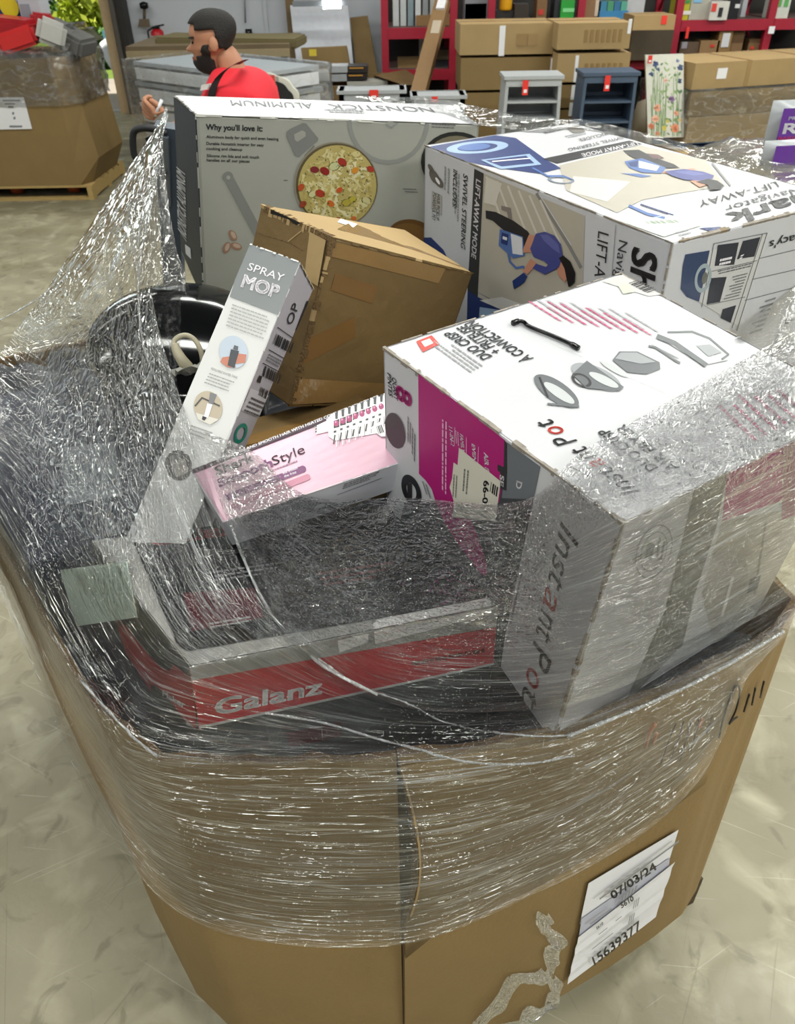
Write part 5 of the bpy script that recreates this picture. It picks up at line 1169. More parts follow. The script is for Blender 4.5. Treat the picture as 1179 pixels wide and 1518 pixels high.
Fr.ell(650, 268, 2, 6, wht, 4, -30)
Fr.poly([(629, 352), (640, 352), (658, 370), (668, 390), (664, 410), (630, 400)], blu, 2); Fr.poly([(694, 425), (745, 452), (800, 462), (790, 510), (692, 510)], blu, 1); Fr.poly([(712, 455), (760, 462), (755, 490), (710, 485)], lbl, 2)
Fr.line([(914, 333), (908, 410)], 1, g2, 2)
Fr.text('LIFT-AWAY', (888, 342), (878, 462), (904, 347), drk, 3, .0); Fr.text('Navigator', (919, 355), (908, 450), (932, 359), dk2, 3); Fr.text('Shark', (940, 366), (928, 500), (976, 379), drk, 3, .022)
# top
T.poly([(634, 218), (735, 201), (765, 205), (808, 236), (832, 250), (800, 258), (742, 250), (690, 240), (650, 227)], blu, 1)
T.ell(708, 219, 46, 9, lbl, 2, -4, ring=.35); T.ell(703, 219, 24, 5, lb2, 3, -4)
T.poly([(713, 238), (785, 229), (803, 245), (742, 252)], lbl, 3); T.poly([(720, 239), (780, 232), (792, 243), (744, 248)], blu, 4); T.line([(730, 241), (786, 236)], 1.5, wht, 5)
T.line([(790, 250), (812, 262), (835, 262), (850, 268)], 2.5, lb2, 3); T.ell(832, 268, 20, 5, ink('77808f'), 3, 5, ring=.25)
T.poly([(829, 246), (950, 216), (1047, 238), (1075, 276), (1000, 288), (952, 297), (915, 316), (840, 283)], bei, 1); T.poly([(850, 262), (935, 270), (900, 300), (845, 285)], ink('c2c0bb'), 2)
T.poly([(805, 236), (933, 209), (952, 214), (826, 243)], drk, 2)
T.text('LIFT-AWAY MODE', (943, 211), (862, 229), (947, 215.5), wht, 3, .02); T.text('SWIVEL STEERING', (922, 203), (842, 221), (925, 207), dk2, 3); T.text('INCLUDES:', (899, 197), (857, 207), (902, 201), dk2, 3)
T.rows((865, 196), (835, 203), (868, 198), 2, g2, 2); T.poly([(838, 190), (862, 186), (868, 196), (850, 198)], ink('77736f'), 2); T.text('HAIR PICKUP', (833, 189), (806, 195), (836, 193), dk2, 3)
pic(T, 2.109, 620, 160, [('4c68a0', [(632, 206), (690, 208), (730, 215), (700, 220)]), ('1e1d22', [(640, 135), (690, 133), (740, 158), (800, 178), (818, 190), (770, 192), (720, 182), (660, 152)]), ('5a3f3c', [(715, 145), (750, 148), (770, 160), (735, 162)]),
  ('4c68a0', [(645, 170), (700, 160), (775, 190), (760, 208), (700, 205), (660, 190)]), ('c9cbd2', [(690, 168), (755, 185), (745, 200), (690, 190)]), ('1f3167', [(656, 174), (688, 168), (684, 188), (664, 186)]),
  ('b9836c', [(760, 205), (860, 192), (870, 198), (790, 210)]), ('b9836c', [(850, 232), (890, 226), (915, 240), (880, 252)]), ('3f4583', [(770, 202), (830, 195), (890, 203), (925, 215), (920, 226), (880, 232), (830, 228), (790, 215)]), ('565c9a', [(800, 204), (850, 200), (900, 212), (860, 216)]),
  ('17161a', [(868, 236), (905, 226), (935, 232), (955, 246), (945, 258), (912, 262), (905, 246)])])
T.line([(1056, 243), (1083, 276)], 3, ink('7d7c7b'), 3)
T.line([(933, 306), (960, 318), (985, 324)], 4, lb2, 2); T.line([(950, 304), (998, 320)], 2, blu, 3)
T.text('LIFT-AWAY', (1150, 270), (1034, 299), (1156, 278), drk, 3); T.text('Navigator', (1186, 278), (1073, 307), (1192, 286), dk2, 3); T.text('Shark', (1226, 278), (1076, 318), (1240, 293), drk, 3, .022)
T.poly([(926, 331), (992, 319), (1040, 335), (984, 352)], ink('c5cec3'), 2); T.bars((955, 329), (1000, 327), (962, 333), ink('8f9a90'), 3, 10); T.poly([(1036, 339), (1068, 337), (1073, 341), (1058, 345)], blu, 2)
T.rows((1000, 345), (1020, 340), (1005, 349), 2, g2, 2)
# side
Sd.poly([(1016, 377), (1052, 371), (1047, 404), (1036, 447), (1018, 440), (1009, 428), (1012, 395)], ink('22365a'), 1); Sd.ell(1042, 412, 12, 22, ink('93a0a6'), 2, 12, ring=.3); Sd.ell(1044, 412, 4, 9, ink('60625e'), 2, 12)
Sd.poly([(1052, 371), (1138, 346), (1095, 484), (1036, 447)], ink('bdbcbb'), 1)
for pts in ([(1058, 361), (1137, 345), (1092, 490)], [(1058, 361), (1040, 455)], [(1055, 402), (1122, 386)], [(1048, 452), (1104, 440)], [(1130, 347), (1085, 486)], [(1125, 383), (1179, 370)], [(1115, 414), (1185, 398)], [(1104, 445), (1185, 424)]): Sd.line(pts, .9, ink('55565a'), 2)
nb = ink('1d2130')
for q_ in ([(1064, 363), (1095, 359), (1088, 392), (1059, 394)], [(1101, 357), (1127, 351), (1118, 380), (1092, 384)], [(1053, 412), (1077, 410), (1067, 447), (1047, 451)], [(1071, 458), (1091, 452), (1083, 478), (1068, 471)]): Sd.poly(q_, nb, 2)
Sd.rows((1085, 380), (1066, 384), (1083, 386), 2, wht, 3, .6); Sd.rows((1098, 378), (1103, 376), (1096, 382), 2, wht, 3, .6)
Sd.rows((1108, 404), (1084, 410), (1096, 436), 8, ink('6c6d70'), 3, .4, .4); Sd.rows((1115, 389), (1060, 402), (1113, 393), 2, ink('55565a'), 3)
Sd.rows((1150, 440), (1125, 448), (1130, 486), 7, ink('77787c'), 3, .4, .5, 6)
Sd.text("macy's", (1192, 344), (1141, 357), (1190, 356), ink('4a4a4e'), 3, -.01)
Sd.text('L-T', (1162, 480), (1186, 476), (1166, 466), drk, 3)
cb.wear('000', '100', EDGE, .002, 3, .4); cb.wear('000', '010', EDGE, .004, 4, .2); cb.wear('000', '001', EDGE, .002, 5, .5); cb.wear('000', '010', ink('7a6a50'), .006, 9, .8)
tag(cb.mb.build('vacuum_cleaner_box'), 'long white vacuum cleaner box lying on its side with blue pictures', 'box')

# ---- cookware box
K_ = {'000': atd(290, 170, 1.75), '001': atd(302, 449, 1.99), '010': atd(257, 141, 1.83), '011': atd(269, 374, 2.07), '100': atd(711, 184, 1.93), '101': atd(690, 440, 2.17), '110': atd(668, 155, 2.03), '111': atd(650, 400, 2.27)}
cb = Carton(K_, {'all': BWHITE2, 'side': mat('black_board', srgb('1f2226'), .4, .08), 'top': BWHITE}); T, Fr, Sd = cb.top, cb.front, cb.side
Fr.text("Why you'll love it:", (305.5, 192), (389, 194.5), (305.5, 183.5), dk2, 2, .025)
for st, a_, b_ in (('Aluminum body for quick and even heating', (306, 204.5), (413, 208)), ('Durable Nonstick interior for easy', (306, 214.5), (391, 217)), ('cooking and cleanup', (306, 222), (359, 223.5)), ('Silicone rim lids and soft touch', (306.5, 232.5), (384, 235)), ('handles on all our pieces', (306.5, 239), (370, 241))): Fr.text(st, a_, b_, (a_[0], a_[1]-4.4), ink('4a4a4a'), 2, .015)
gp = ink('7d7e7a')
Fr.ell(576, 178, 61, 66, ink('8c8d88'), 1, ring=.1); Fr.line([(572, 184), (580, 189), (590, 182)], 2.5, ink('8f908d'), 2)
Fr.poly([(425, 195), (430, 191), (449, 182), (454, 183), (472, 205), (471, 209), (443, 233), (437, 230), (425, 203)], gp, 2); Fr.poly([(436, 199), (448, 193), (453, 196), (453, 202), (441, 210), (437, 207)], ink('a09f97'), 3); Fr.line([(452, 231), (466, 216)], 2, ink('77776f'), 2)
Fr.ell(498, 274, 62.5, 64, ink('8b8474'), 3, 0, 40); Fr.ell(499, 274, 60.5, 62, ink('5c5238'), 4, 0, 40); Fr.ell(500, 275, 58, 60, ink('b8a765'), 5, 0, 40)
r = random.Random(3); LY = 6
def inpan(x, y): return ((x-500)/56)**2+((y-275)/58)**2 < 1
n_ = 0
while n_ < 240:
    x, y = r.uniform(443, 557), r.uniform(216, 334)
    if not inpan(x, y): continue
    n_ += 1; a = r.uniform(0, 180); c_ = r.choice(['d9cc93', 'cdbd7c', 'e0d7a8', 'b9a862', 'd6c98c', 'c7b46e'])
    ca, sa = math.cos(math.radians(a)), math.sin(math.radians(a)); w_, h_ = r.uniform(4.5, 8), r.uniform(2.6, 4.4)
    P4 = [(-w_, -h_), (0, -h_*.35), (w_, -h_), (w_, h_), (0, h_*.35), (-w_, h_)]
    P4 = [(x+p*ca-q_*sa, y+p*sa+q_*ca) for p, q_ in P4]
    if all(inpan(*p) for p in P4): Fr.poly(P4, ink(c_), LY+(n_ % 5))
for x, y, rr_, hx in [(466, 251, 8, '7e2a2c'), (481, 253, 9, '8f2320'), (507, 240, 9, 'a03022'), (526, 252, 7, 'd08a2e'), (549, 250, 7, 'a83a26'), (446, 277, 7, 'b3502a'), (474, 286, 9, 'a83b28'), (490, 301, 7, 'cc6a28'), (503, 281, 6, 'c5562a'), (449, 302, 7, '96432a'), (500, 325, 6, '9c3b28'), (524, 323, 5, 'c96c33'), (543, 297, 8, 'c9c08a'), (513, 300, 8, 'b0a040'), (495, 246, 9, 'c7c792'), (528, 228, 7, 'd3c588'), (463, 287, 7, 'ccc890'), (522, 295, 7, 'b7a83e'), (540, 303, 6, 'd2c892')]:
    Fr.ell(x, y, rr_*.85, rr_*.62, ink(hx), 12, r.uniform(-60, 60), 14)
    if hx in ('c7c792', 'c9c08a', 'ccc890', 'b0a040', 'b7a83e'): Fr.ell(x, y, rr_*.9, rr_*.68, ink('4f5a2a'), 11, 0, 14, ring=.15)
for k in range(150):
    x, y = r.uniform(443, 557), r.uniform(216, 334)
    if inpan(x, y): Fr.ell(x, y, r.uniform(.6, 1.8), r.uniform(.4, .9), ink(r.choice(['3f4722', '55602e', '4b3b1f'])), 13, r.uniform(0, 180), 6)
Fr.ell(676, 240, 52, 45, ink('23241f'), 2); Fr.ell(676, 240, 46, 39, ink('77705a'), 3); Fr.ell(660, 232, 20, 14, ink('3a3a30'), 4)
Fr.line([(338, 262), (384, 348)], 14, ink('83847f'), 2); Fr.ell(338, 262, 8, 8, ink('83847f'), 2); Fr.ell(338.5, 263, 3, 3, ink('a5a49c'), 4)
for (x, y, a) in ((345, 349, 60), (336, 367, 110), (350, 365, 20)): Fr.ell(x, y, 9, 5.5, ink('9a7a66'), 2, a); Fr.ell(x+1, y-1, 6, 3, ink('bfa592'), 3, a)
Fr.ell(610, 352, 36, 27, ink('6a4a22'), 2, 10); Fr.ell(608, 349, 28, 18, ink('7d5a2c'), 3, 10)
Fr.rows((640, 183), (678, 185), (640, 187), 2, ink('6b6b69'), 2); Fr.rows((597, 279), (618, 280), (600, 283), 2, ink('6b6b69'), 2); Fr.line([(421, 267), (426, 267)], 1, ink('6b6b69'), 2)
for (x0, x1) in ((292, 402), (408, 472), (536, 700)): Fr.line([(x0, 171+.03*(x0-290)), (x1, 171.5+.03*(x1-290))], 1.6, ink('3d3a33'), 3)
T.text('ALUMINUM', (462, 153.5), (341, 149), (466, 161.5), ink('53555a'), 2); T.text('NONSTICK', (638, 160), (484, 154.5), (646, 167.5), ink('53555a'), 2); T.rows((538, 164), (480, 162), (540, 167), 2, ink('77797d'), 2, .6, .1)
Sd.text('NONSTICK ALUMINUM', (277, 358), (275, 258), (264, 338), ink('c9c9cb'), 2, .01)
Sd.poly([(275, 362), (283, 368), (284, 384), (276, 376)], ink('c9c9cb'), 2); Sd.poly([(281, 408), (286, 412), (287, 422), (282, 418)], ink('c9c9cb'), 2)
cb.wear('000', '100', ink('b7b5ad'), .003, 11, .3); cb.wear('000', '010', ink('5f574a'), .003, 12, .3); cb.wear('000', '001', ink('b7b5ad'), .002, 13, .5)
tag(cb.mb.build('cookware_box'), 'tall white and black cookware box with a picture of a pan of bow tie pasta', 'box')

# ---- torn kraft box
K_ = {'000': (-.102, 1.323, 1.56), '001': (-.197, 1.27, 1.272), '010': (-.236, 1.458, 1.58), '011': (-.333, 1.409, 1.299), '100': (.168, 1.607, 1.397), '101': (.077, 1.564, 1.124), '110': (.027, 1.762, 1.445), '111': (-.054, 1.701, 1.147)}
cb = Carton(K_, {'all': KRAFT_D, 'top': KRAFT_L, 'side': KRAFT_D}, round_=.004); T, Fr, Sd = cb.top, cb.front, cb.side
Sd.poly([(461, 344), (486, 357), (474, 425), (453, 412)], KRAFT_L, 8); Sd.poly([(402, 311), (434, 321), (446, 331), (440, 334), (428, 325), (402, 317)], ink('0f0d0a'), 2); Sd.line([(380, 345), (430, 360), (450, 372)], 1.2, KRAFT_E, 2); Sd.line([(447, 343), (428, 358)], 1.5, KRAFT_L, 3); Sd.line([(486, 357), (474, 425)], 1.6, ink('3a2b18'), 9)
Fr.poly([(440, 510), (525, 470), (526, 500), (440, 545)], mat('wet_tape_brown', srgb('7a5a34'), .18, .1, 6), 1); Fr.poly([(497, 405), (560, 425), (552, 450), (490, 430)], mat('wet_tape_brown', srgb('7a5a34')), 1)
tapeg = mat('glossy_brown_tape', srgb('8c6d42'), .15, .08, 6, .2, 30)
Fr.poly([(494, 358), (660, 398), (650, 420), (490, 380)], tapeg, 1); Fr.poly([(430, 560), (600, 570), (600, 590), (430, 600)], tapeg, 1)
T.poly([(500, 340), (690, 398), (640, 378), (520, 330)], tapeg, 1); T.poly([(505, 325), (530, 333), (524, 338), (500, 330)], PAPER, 2)
for k, (a_, b_) in enumerate((('000', '010'), ('000', '001'), ('000', '100'), ('001', '101'))): cb.wear(a_, b_, KRAFT_E if k < 2 else KRAFT_D, .007 if k < 2 else .003, 20+k, .1); 
cb.wear('000', '010', KRAFT_L, .008, 31, .5); cb.wear('000', '001', KRAFT_L, .006, 32, .55)
tag(cb.mb.build('torn_kraft_box'), 'plain brown kraft box with a torn open end, leaning in the middle of the load', 'box')
# small kraft box below it
c = atd(470, 640, 1.40); M = Matrix.Translation([float(t) for t in c]) @ Matrix.Rotation(math.radians(28), 4, 'Z') @ Matrix.Rotation(math.radians(-8), 4, 'X')
mb = MB(); mb.box((-.14, -.02, -.16), (.14, .14, .0), KRAFT_D, M); o = tag(mb.build('small_kraft_box'), 'small brown kraft box under the torn one, behind the pink box', 'box'); mb = MB(); mb.box((-.14, .02, .0), (.14, .06, .002), tapeg, M); mb.build('tape_seam', o)

# ---- spray mop box
R3 = W_([[-0.9126, 0.2957, 0.2824], [0.0764, 0.8019, -0.5926], [-0.4016, -0.5192, -0.7544]])
P0 = atd(445, 389, 1.18); sc = 1.18/1.12
K_ = {f'{i}{j}{k}': P0+R3[0]*.0807*sc*i*1.04+R3[1]*.09*sc*j+R3[2]*.50*sc*k for i in (0, 1) for j in (0, 1) for k in (0, 1)}
K_['100'] = atd(371, 362, 1.186); K_['010'] = atd(465, 428, 1.27)
K_['101'] = atd(186, 800, 1.17); K_['001'] = atd(262, 838, 1.165)
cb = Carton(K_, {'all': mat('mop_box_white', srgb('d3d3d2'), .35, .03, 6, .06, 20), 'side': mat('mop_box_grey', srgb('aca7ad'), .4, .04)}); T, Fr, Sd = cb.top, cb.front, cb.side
mg = ink('85898b', .3)
Fr.poly([(366, 358), (450, 385), (415, 468), (341, 440)], mg, 1)
Fr.text('SPRAY', (366.5, 400), (419, 418), (371, 389.5), wht, 3, .0); Fr.text('MOP', (358, 425), (410, 442), (364, 407.5), wht, 3, .03)
Fr.rows((345, 451), (402, 471), (336, 481), 7, ink('a8a8a8'), 2, .35, .1, 2)
Fr.ell(346.5, 522, 21, 24.5, ink('b9c4d2'), 2, -15); Fr.poly([(330, 530), (345, 528), (350, 545), (338, 545), (327, 537)], ink('c07c68'), 3); Fr.poly([(352, 524), (366, 526), (364, 538), (350, 540)], ink('c07c68'), 3); Fr.poly([(343, 518), (355, 521), (348, 546), (338, 542)], ink('44464c'), 4); Fr.poly([(348, 512), (354, 514), (353, 520), (346, 518)], ink('5c5e64'), 4)
Fr.text('REFILLABLE WATER TANK', (313, 548), (352, 562), (314.4, 544.6), ink('8d8d8d'), 2)
Fr.rows((311, 553), (350, 567), (304, 566), 4, ink('a0a0a0'), 2, .35, .2, 3)
Fr.ell(309, 604, 21, 24.5, ink('b8ab97'), 2, -15); Fr.line([(290, 602), (300, 590), (326, 602)], 2.5, ink('4f4c4a'), 3); Fr.poly([(291, 612), (325, 622), (312, 630), (294, 622)], ink('d7d2c8'), 3); Fr.poly([(312, 582), (322, 585), (316, 600), (310, 598)], ink('77787c'), 4); Fr.poly([(308, 598), (316, 600), (309, 620), (303, 618)], wht, 4); Fr.poly([(301, 617), (307, 619), (304, 624), (300, 622)], drk, 4)
Fr.rows((284, 630), (318, 642), (280, 640), 3, ink('a0a0a0'), 2); Fr.ell(265, 690, 20, 23, ink('56524f'), 2, -15); Fr.poly([(252, 685), (275, 680), (280, 700), (262, 708)], ink('98928b'), 3)
Sd.text('OP', (432, 482), (443, 452), (423, 478), ink('3a383c'), 2, -.005); Sd.line([(456, 447), (440, 489)], 4.5, drk, 2)
for a_, b_ in (((411, 485), (440, 505)), ((398, 518), (428, 535)), ((389, 538), (422, 555)), ((372, 590), (385, 597))): Sd.line([a_, b_], 1.2, drk, 2)
Sd.bars((409, 494), (435, 509), (404, 509), drk, 3, 16, 1); Sd.bars((392, 542), (417, 555), (388, 557), drk, 3, 16, 2); Sd.bars((386, 573), (397, 579), (382, 585), drk, 3, 8, 3)
Sd.poly([(384, 556), (388, 558), (385, 568), (380, 565)], drk, 2); Sd.poly([(371, 575), (408, 590), (392, 622), (357, 608)], ink('c3bfc3'), 1); Sd.rows((372, 588), (398, 599), (362, 606), 4, ink('55545a'), 3); Sd.rows((398, 524), (424, 538), (394, 532), 3, ink('66656a'), 3)
Sd.ell(356, 642, 8.5, 16, ink('16806f'), 3, 22, ring=.38); Sd.line([(384, 622), (368, 668)], 1.5, ink('66656a'), 2); Sd.poly([(333, 652), (345, 660), (340, 672), (328, 664)], ink('5c5a5d'), 2)
cb.wear('000', '100', ink('b9b9b7'), .002, 41, .4); cb.wear('000', '010', ink('b9a98c'), .0025, 42, .3); cb.wear('000', '001', ink('c9c7c7'), .0015, 43, .5)
tag(cb.mb.build('spray_mop_box'), 'long narrow white and grey spray mop box leaning diagonally', 'box')

# ---- pink hair styler box
a_, b_, c_, d_ = atd(283, 697, 1.15), atd(680, 541, 1.24), atd(330, 774, 1.09), atd(727, 641, 1.18)
n_ = np.cross(b_-a_, c_-a_); n_ /= np.linalg.norm(n_); n_ = n_ if n_@(a_-CP) > 0 else -n_
K_ = {'000': a_, '100': b_, '001': c_, '101': d_}; th = .06
for k in ('000', '100', '001', '101'): K_[k[0]+'1'+k[2]] = K_[k]+n_*th
pinkm = mat('pink_gloss_board', srgb('c793aa'), .28, .05, 3, .04, 14, col2=srgb('d6b6c4')); 
cb = Carton(K_, {'all': mat('styler_box_white', srgb('c9c9ce'), .4), 'front': pinkm}); T, Fr = cb.top, cb.front; Bo = Face(cb.mb, K_['001'], K_['101'], K_['111'], K_['011'], cb.c)
pd = ink('33142b'); pm = ink('6b2a63')
Fr.poly([(283, 697), (680, 541), (684, 549), (286, 703)], pd, 1); Fr.text('STRAIGHTEN AND SMOOTH HAIR WITH HEATED COMB TECHNOLOGY FOR', (322, 685), (562, 590), (321, 681.6), wht, 2, .03)
Fr.text('Shark', (322, 706), (377, 684), (318, 693), drk, 2, .022); Fr.text('Smooth', (326, 723), (405, 692), (322, 711), pm, 2, .03); Fr.text('Style', (406, 691), (453, 672), (402, 678), ink('4a2a44'), 2, -.002)
Fr.rows((396, 700), (441, 683), (397, 702), 1, ink('8f6f86'), 2, .8, .05)
Fr.line([(337, 738), (449, 696)], 10, pm, 2); Fr.ell(449, 696, 5, 5, pm, 2); Fr.line([(344, 751), (456, 708)], 9, ink('b9788f'), 2); Fr.ell(456, 708, 4.5, 4.5, ink('b9788f'), 2)
Fr.text('and smooth', (420, 704), (442, 696), (419, 700.5), wht, 3); Fr.text('the frizz', (422, 709), (440, 702), (421, 705.5), wht, 3)
# printed brush
Fr.poly([(467, 633), (484, 625), (489, 640), (469, 645)], ink('e6e2e6'), 3); 
for k in range(3): Fr.poly([(468, 632+k*4), (470, 631+k*4), (470, 634+k*4), (468, 635+k*4)], drk, 4)
Fr.poly([(484, 622), (496, 613), (560, 590), (640, 560), (640, 612), (566, 642), (496, 654), (488, 648)], ink('e9e6e8'), 2)
for k in range(16):
    x = 497+k*9.5; y = 614-k*3.6
    Fr.poly([(x, y-3), (x+4.5, y-5), (x+4, y+8), (x+.5, y+8)], drk, 3); Fr.line([(x+6.5, y-8), (x+6.5, y+7)], 1.6, wht, 4)
    Fr.poly([(x-2, y+11), (x+6.5, y+8), (x+6.5, y+20), (x-2, y+22)], ink('1f171c'), 3); Fr.ell(x+2, y+15, 4, 4.6, ink('9a2a63'), 4, 0, 12); Fr.ell(x+1, y+13, 1.4, 1.8, ink('d480ab'), 5, 0, 8)
    Fr.poly([(x-2, y+26), (x+2, y+25), (x+2, y+28), (x-2, y+29)], drk, 4)
    Fr.line([(x, y+32), (x-2, y+44)], 2.2, drk, 3); Fr.line([(x+3, y+30), (x+2, y+50)], 1.2, wht, 4); Fr.line([(x+6, y+30), (x+6, y+47)], 1.2, ink('a39aa0'), 4)
Fr.poly([(549, 636), (566, 625), (575, 648), (566, 649)], PAPER, 5); Fr.bars((558, 634), (566, 631), (562, 645), drk, 6, 6)
Bo.rows((510, 717), (566, 697), (508, 723), 3, ink('77777b'), 1, .5, .3); Bo.line([(500, 733), (566, 708)], .8, ink('8a8a8e'), 1)
cb.wear('001', '101', ink('d9c9d0'), .0012, 52, .3)
tag(cb.mb.build('hair_styler_box'), 'glossy pink hair styler box with a printed round brush', 'box')

# ---- appliance box with the red band
zt_ = 1.23
K_ = {'000': atz(282, 988, zt_), '100': atz(738, 898, zt_), '110': atz(600, 745, zt_), '010': atz(135, 800, zt_)}
for k in ('00', '10', '11', '01'): K_[k+'1'] = W_(K_[k+'0'])*[1, 1, 0]+[0, 0, .90]
K_['001'] = K_['001']+[-.022, -.004, 0]
cb = Carton(K_, {'all': mat('dark_grey_board', srgb('3f4240'), .35, .1, 5), 'top': mat('pale_grey_board', srgb('9d9c97'), .35, .05, 5)}); T, Fr, Sd = cb.top, cb.front, cb.side
blk = ink('131417', .22); rd = ink('b9252e', .3)
T.poly([(268, 962), (262, 955), (196, 800), (203, 793), (585, 749), (596, 752), (727, 884), (722, 890), (280, 966)], blk, 1)
T.poly([(271, 880), (377, 872), (391, 916), (285, 937)], ink('4f1a23', .25), 2); T.rows((310, 925), (375, 914), (312, 930), 2, ink('9c9a98'), 3)
for (x, y) in ((318, 885), (326, 897)): T.ell(x, y, 9, 5, ink('8f8d8c'), 3, -10, ring=.2)
T.text('Galanz', (226, 810), (382, 787), (222, 793), ink('b8303a'), 2, .03); T.text('Bread Maker', (305, 826), (455, 808), (302, 817), ink('a9a9a9'), 2, .01)
T.rows((300, 850), (430, 832), (305, 862), 3, ink('77777a'), 2, .4, .4); T.rows((470, 850), (590, 832), (480, 866), 3, ink('6a3036'), 2, .4, .4)
Fr.poly([(275, 985), (745, 896), (745, 927), (280, 1009)], mat('pale_grey_board', srgb('9d9c97')), 1)
Fr.poly([(278, 1009), (745, 927), (745, 979), (278, 1079)], rd, 2); Fr.poly([(278, 1079), (745, 979), (745, 982), (278, 1083)], ink('b9b5b1'), 2)
Fr.text('Galanz', (322, 1058), (478, 1026), (318, 1036), ink('efeceb'), 4, .022, .1); Fr.rows((610, 980), (718, 960), (611, 985), 1, ink('6b1c22'), 3, 1.2, .05)
Fr.poly([(425, 1085), (505, 1068), (507, 1090), (427, 1108)], ink('4a2226'), 3)
for F2, q_ in ((T, [(553, 928), (560, 920), (722, 888), (728, 893), (728, 905), (555, 935)]), (Fr, [(553, 925), (735, 890), (726, 909), (556, 953)]), (Fr, [(500, 948), (545, 938), (546, 950), (503, 966)])): F2.poly(q_, ink('e6e4e2'), 5)
Sd.poly([(290, 1009), (150, 893), (140, 960), (292, 1079)], rd, 2); Sd.text('Maker', (243, 1030), (276, 1049), (243, 1022), ink('efeceb'), 4, .03); Sd.poly([(290, 1079), (140, 960), (140, 964), (292, 1083)], ink('b9b5b1'), 2)
cb.wear('000', '001', ink('8a3a3c'), .002, 60, .3)
tag(cb.mb.build('bread_maker_box'), 'black topped appliance box with a red band, at the front left under the film', 'box')

# ---- black round appliance with its cord
c = atd(276, 532, 1.64); root = empty('round_cooker', (c[0], c[1], c[2]-.25), 'glossy black round cooker with a cream cord beside the cookware box', 'cooker')
Mx = Matrix.Translation([float(t) for t in c]) @ Matrix.Rotation(math.radians(16), 4, 'X') @ Matrix.Rotation(math.radians(8), 4, 'Y')
mb = MB(); mb.lathe([(0, -.26), (.13, -.25), (.165, -.18), (.18, -.05), (.178, .02), (.172, .03)], BLACKP, M=Mx, n=48); mb.build('body', root)
mb = MB(); mb.lathe([(.172, .03), (.186, .035), (.19, .045), (.183, .058), (.168, .066), (.14, .082), (.09, .098), (.04, .104), (0, .105)], BLACKP, M=Mx, n=48); mb.build('lid', root)
mb = MB(); mb.lathe([(.187, .036), (.192, .041), (.192, .047), (.188, .052)], mat('chrome_ring', srgb('9c9588'), .2, metal=.8), M=Mx, n=48); tag(mb.build('rim_ring', root), 'thin bright rim')
cord = mat('cream_cord', srgb('a59d87'), .45)
mb = MB(); mb.tube(smooth([atd(x, y, d) for x, y, d in ((281, 548, 1.30), (270, 534, 1.28), (260, 520, 1.27), (258, 508, 1.27), (264, 500, 1.27), (276, 497, 1.27), (288, 503, 1.27), (296, 516, 1.27), (300, 532, 1.28), (298, 548, 1.31))], 6), .0042, cord, 8); mb.build('power_cord', root)
mb = MB(); a_ = smooth([atd(x, y, d) for x, y, d in ((259, 510, 1.268), (262, 520, 1.268), (270, 534, 1.27), (279, 546, 1.28))], 5); mb.tube(a_, [.0062+.0003*i for i in range(len(a_))], cord, 10); mb.build('cord_strain_relief', root)
M = Matrix.Translation([float(t) for t in atd(288, 545, 1.29)]) @ Matrix.Rotation(.6, 4, 'Z') @ Matrix.Rotation(-.5, 4, 'X')
mb = MB(); vs = []; r = random.Random(12)
for j in range(7):
    for i in range(7): vs.append(tuple(M @ Vector(((i/6-.5)*.075, (j/6-.5)*.06, r.uniform(-.008, .008)))))
mb.add(vs, [(j*7+i, j*7+i+1, (j+1)*7+i+1, (j+1)*7+i) for j in range(6) for i in range(6)], mat('crumpled_tissue', srgb('8b8a84'), .6)); o = mb.build('crumpled_paper'); md = o.modifiers.new('t', 'SOLIDIFY'); md.thickness = .001; tag(o, 'small crumpled greyish paper beside the cream cord', 'paper')
# filler boxes below
def filler(x, y, z, w, d, h, rz, m, label, name='dark_carton', rx=0.0):
    M = Matrix.Translation((x, y, z)) @ Matrix.Rotation(math.radians(rz), 4, 'Z') @ Matrix.Rotation(math.radians(rx), 4, 'X'); mb = MB(); mb.box((-w/2, -d/2, 0), (w/2, d/2, h), m, M); o = mb.build(name)
    bm = bmesh.new(); bm.from_mesh(o.data); bmesh.ops.bevel(bm, geom=bm.edges[:], offset=.006, segments=2, affect='EDGES'); bm.to_mesh(o.data); bm.free(); return tag(o, label, 'box')
NAVY = mat('navy_board', srgb('1a2236'), .3, .25, 5, .1, 12); BLKB = mat('black_board_gloss', srgb('15171a'), .3, .2, 5, .1, 10)
filler(-.66, 1.33, .72, .34, .60, .44, 37, NAVY, 'dark navy box at the left edge of the load under the crinkled film', rx=3)
filler(-.62, 1.68, .62, .30, .30, .40, 8, BLKB, 'black box under the round cooker')
filler(.10, 1.22, .60, .34, .34, .46, 24, NAVY, 'navy box under the torn kraft box')
def sheetpaper(q_, d, m, label, name, cat, amp=.004):
    vs = []; n = 8; r = random.Random(len(label))
    for j in range(n+1):
        for i in range(n+1):
            u, v = i/n, j/n; x = (W_(q_[0], float)*(1-u)+W_(q_[1], float)*u)*(1-v)+(W_(q_[3], float)*(1-u)+W_(q_[2], float)*u)*v
            dd = d[0]*(1-v)+d[1]*v; vs.append(atd(x[0], x[1], dd+r.uniform(-amp, amp)))
    mb = MB(); mb.add(vs, [(j*(n+1)+i, j*(n+1)+i+1, (j+1)*(n+1)+i+1, (j+1)*(n+1)+i) for j in range(n) for i in range(n)], m); o = mb.build(name); md = o.modifiers.new('t', 'SOLIDIFY'); md.thickness = .0012; return tag(o, label, cat)
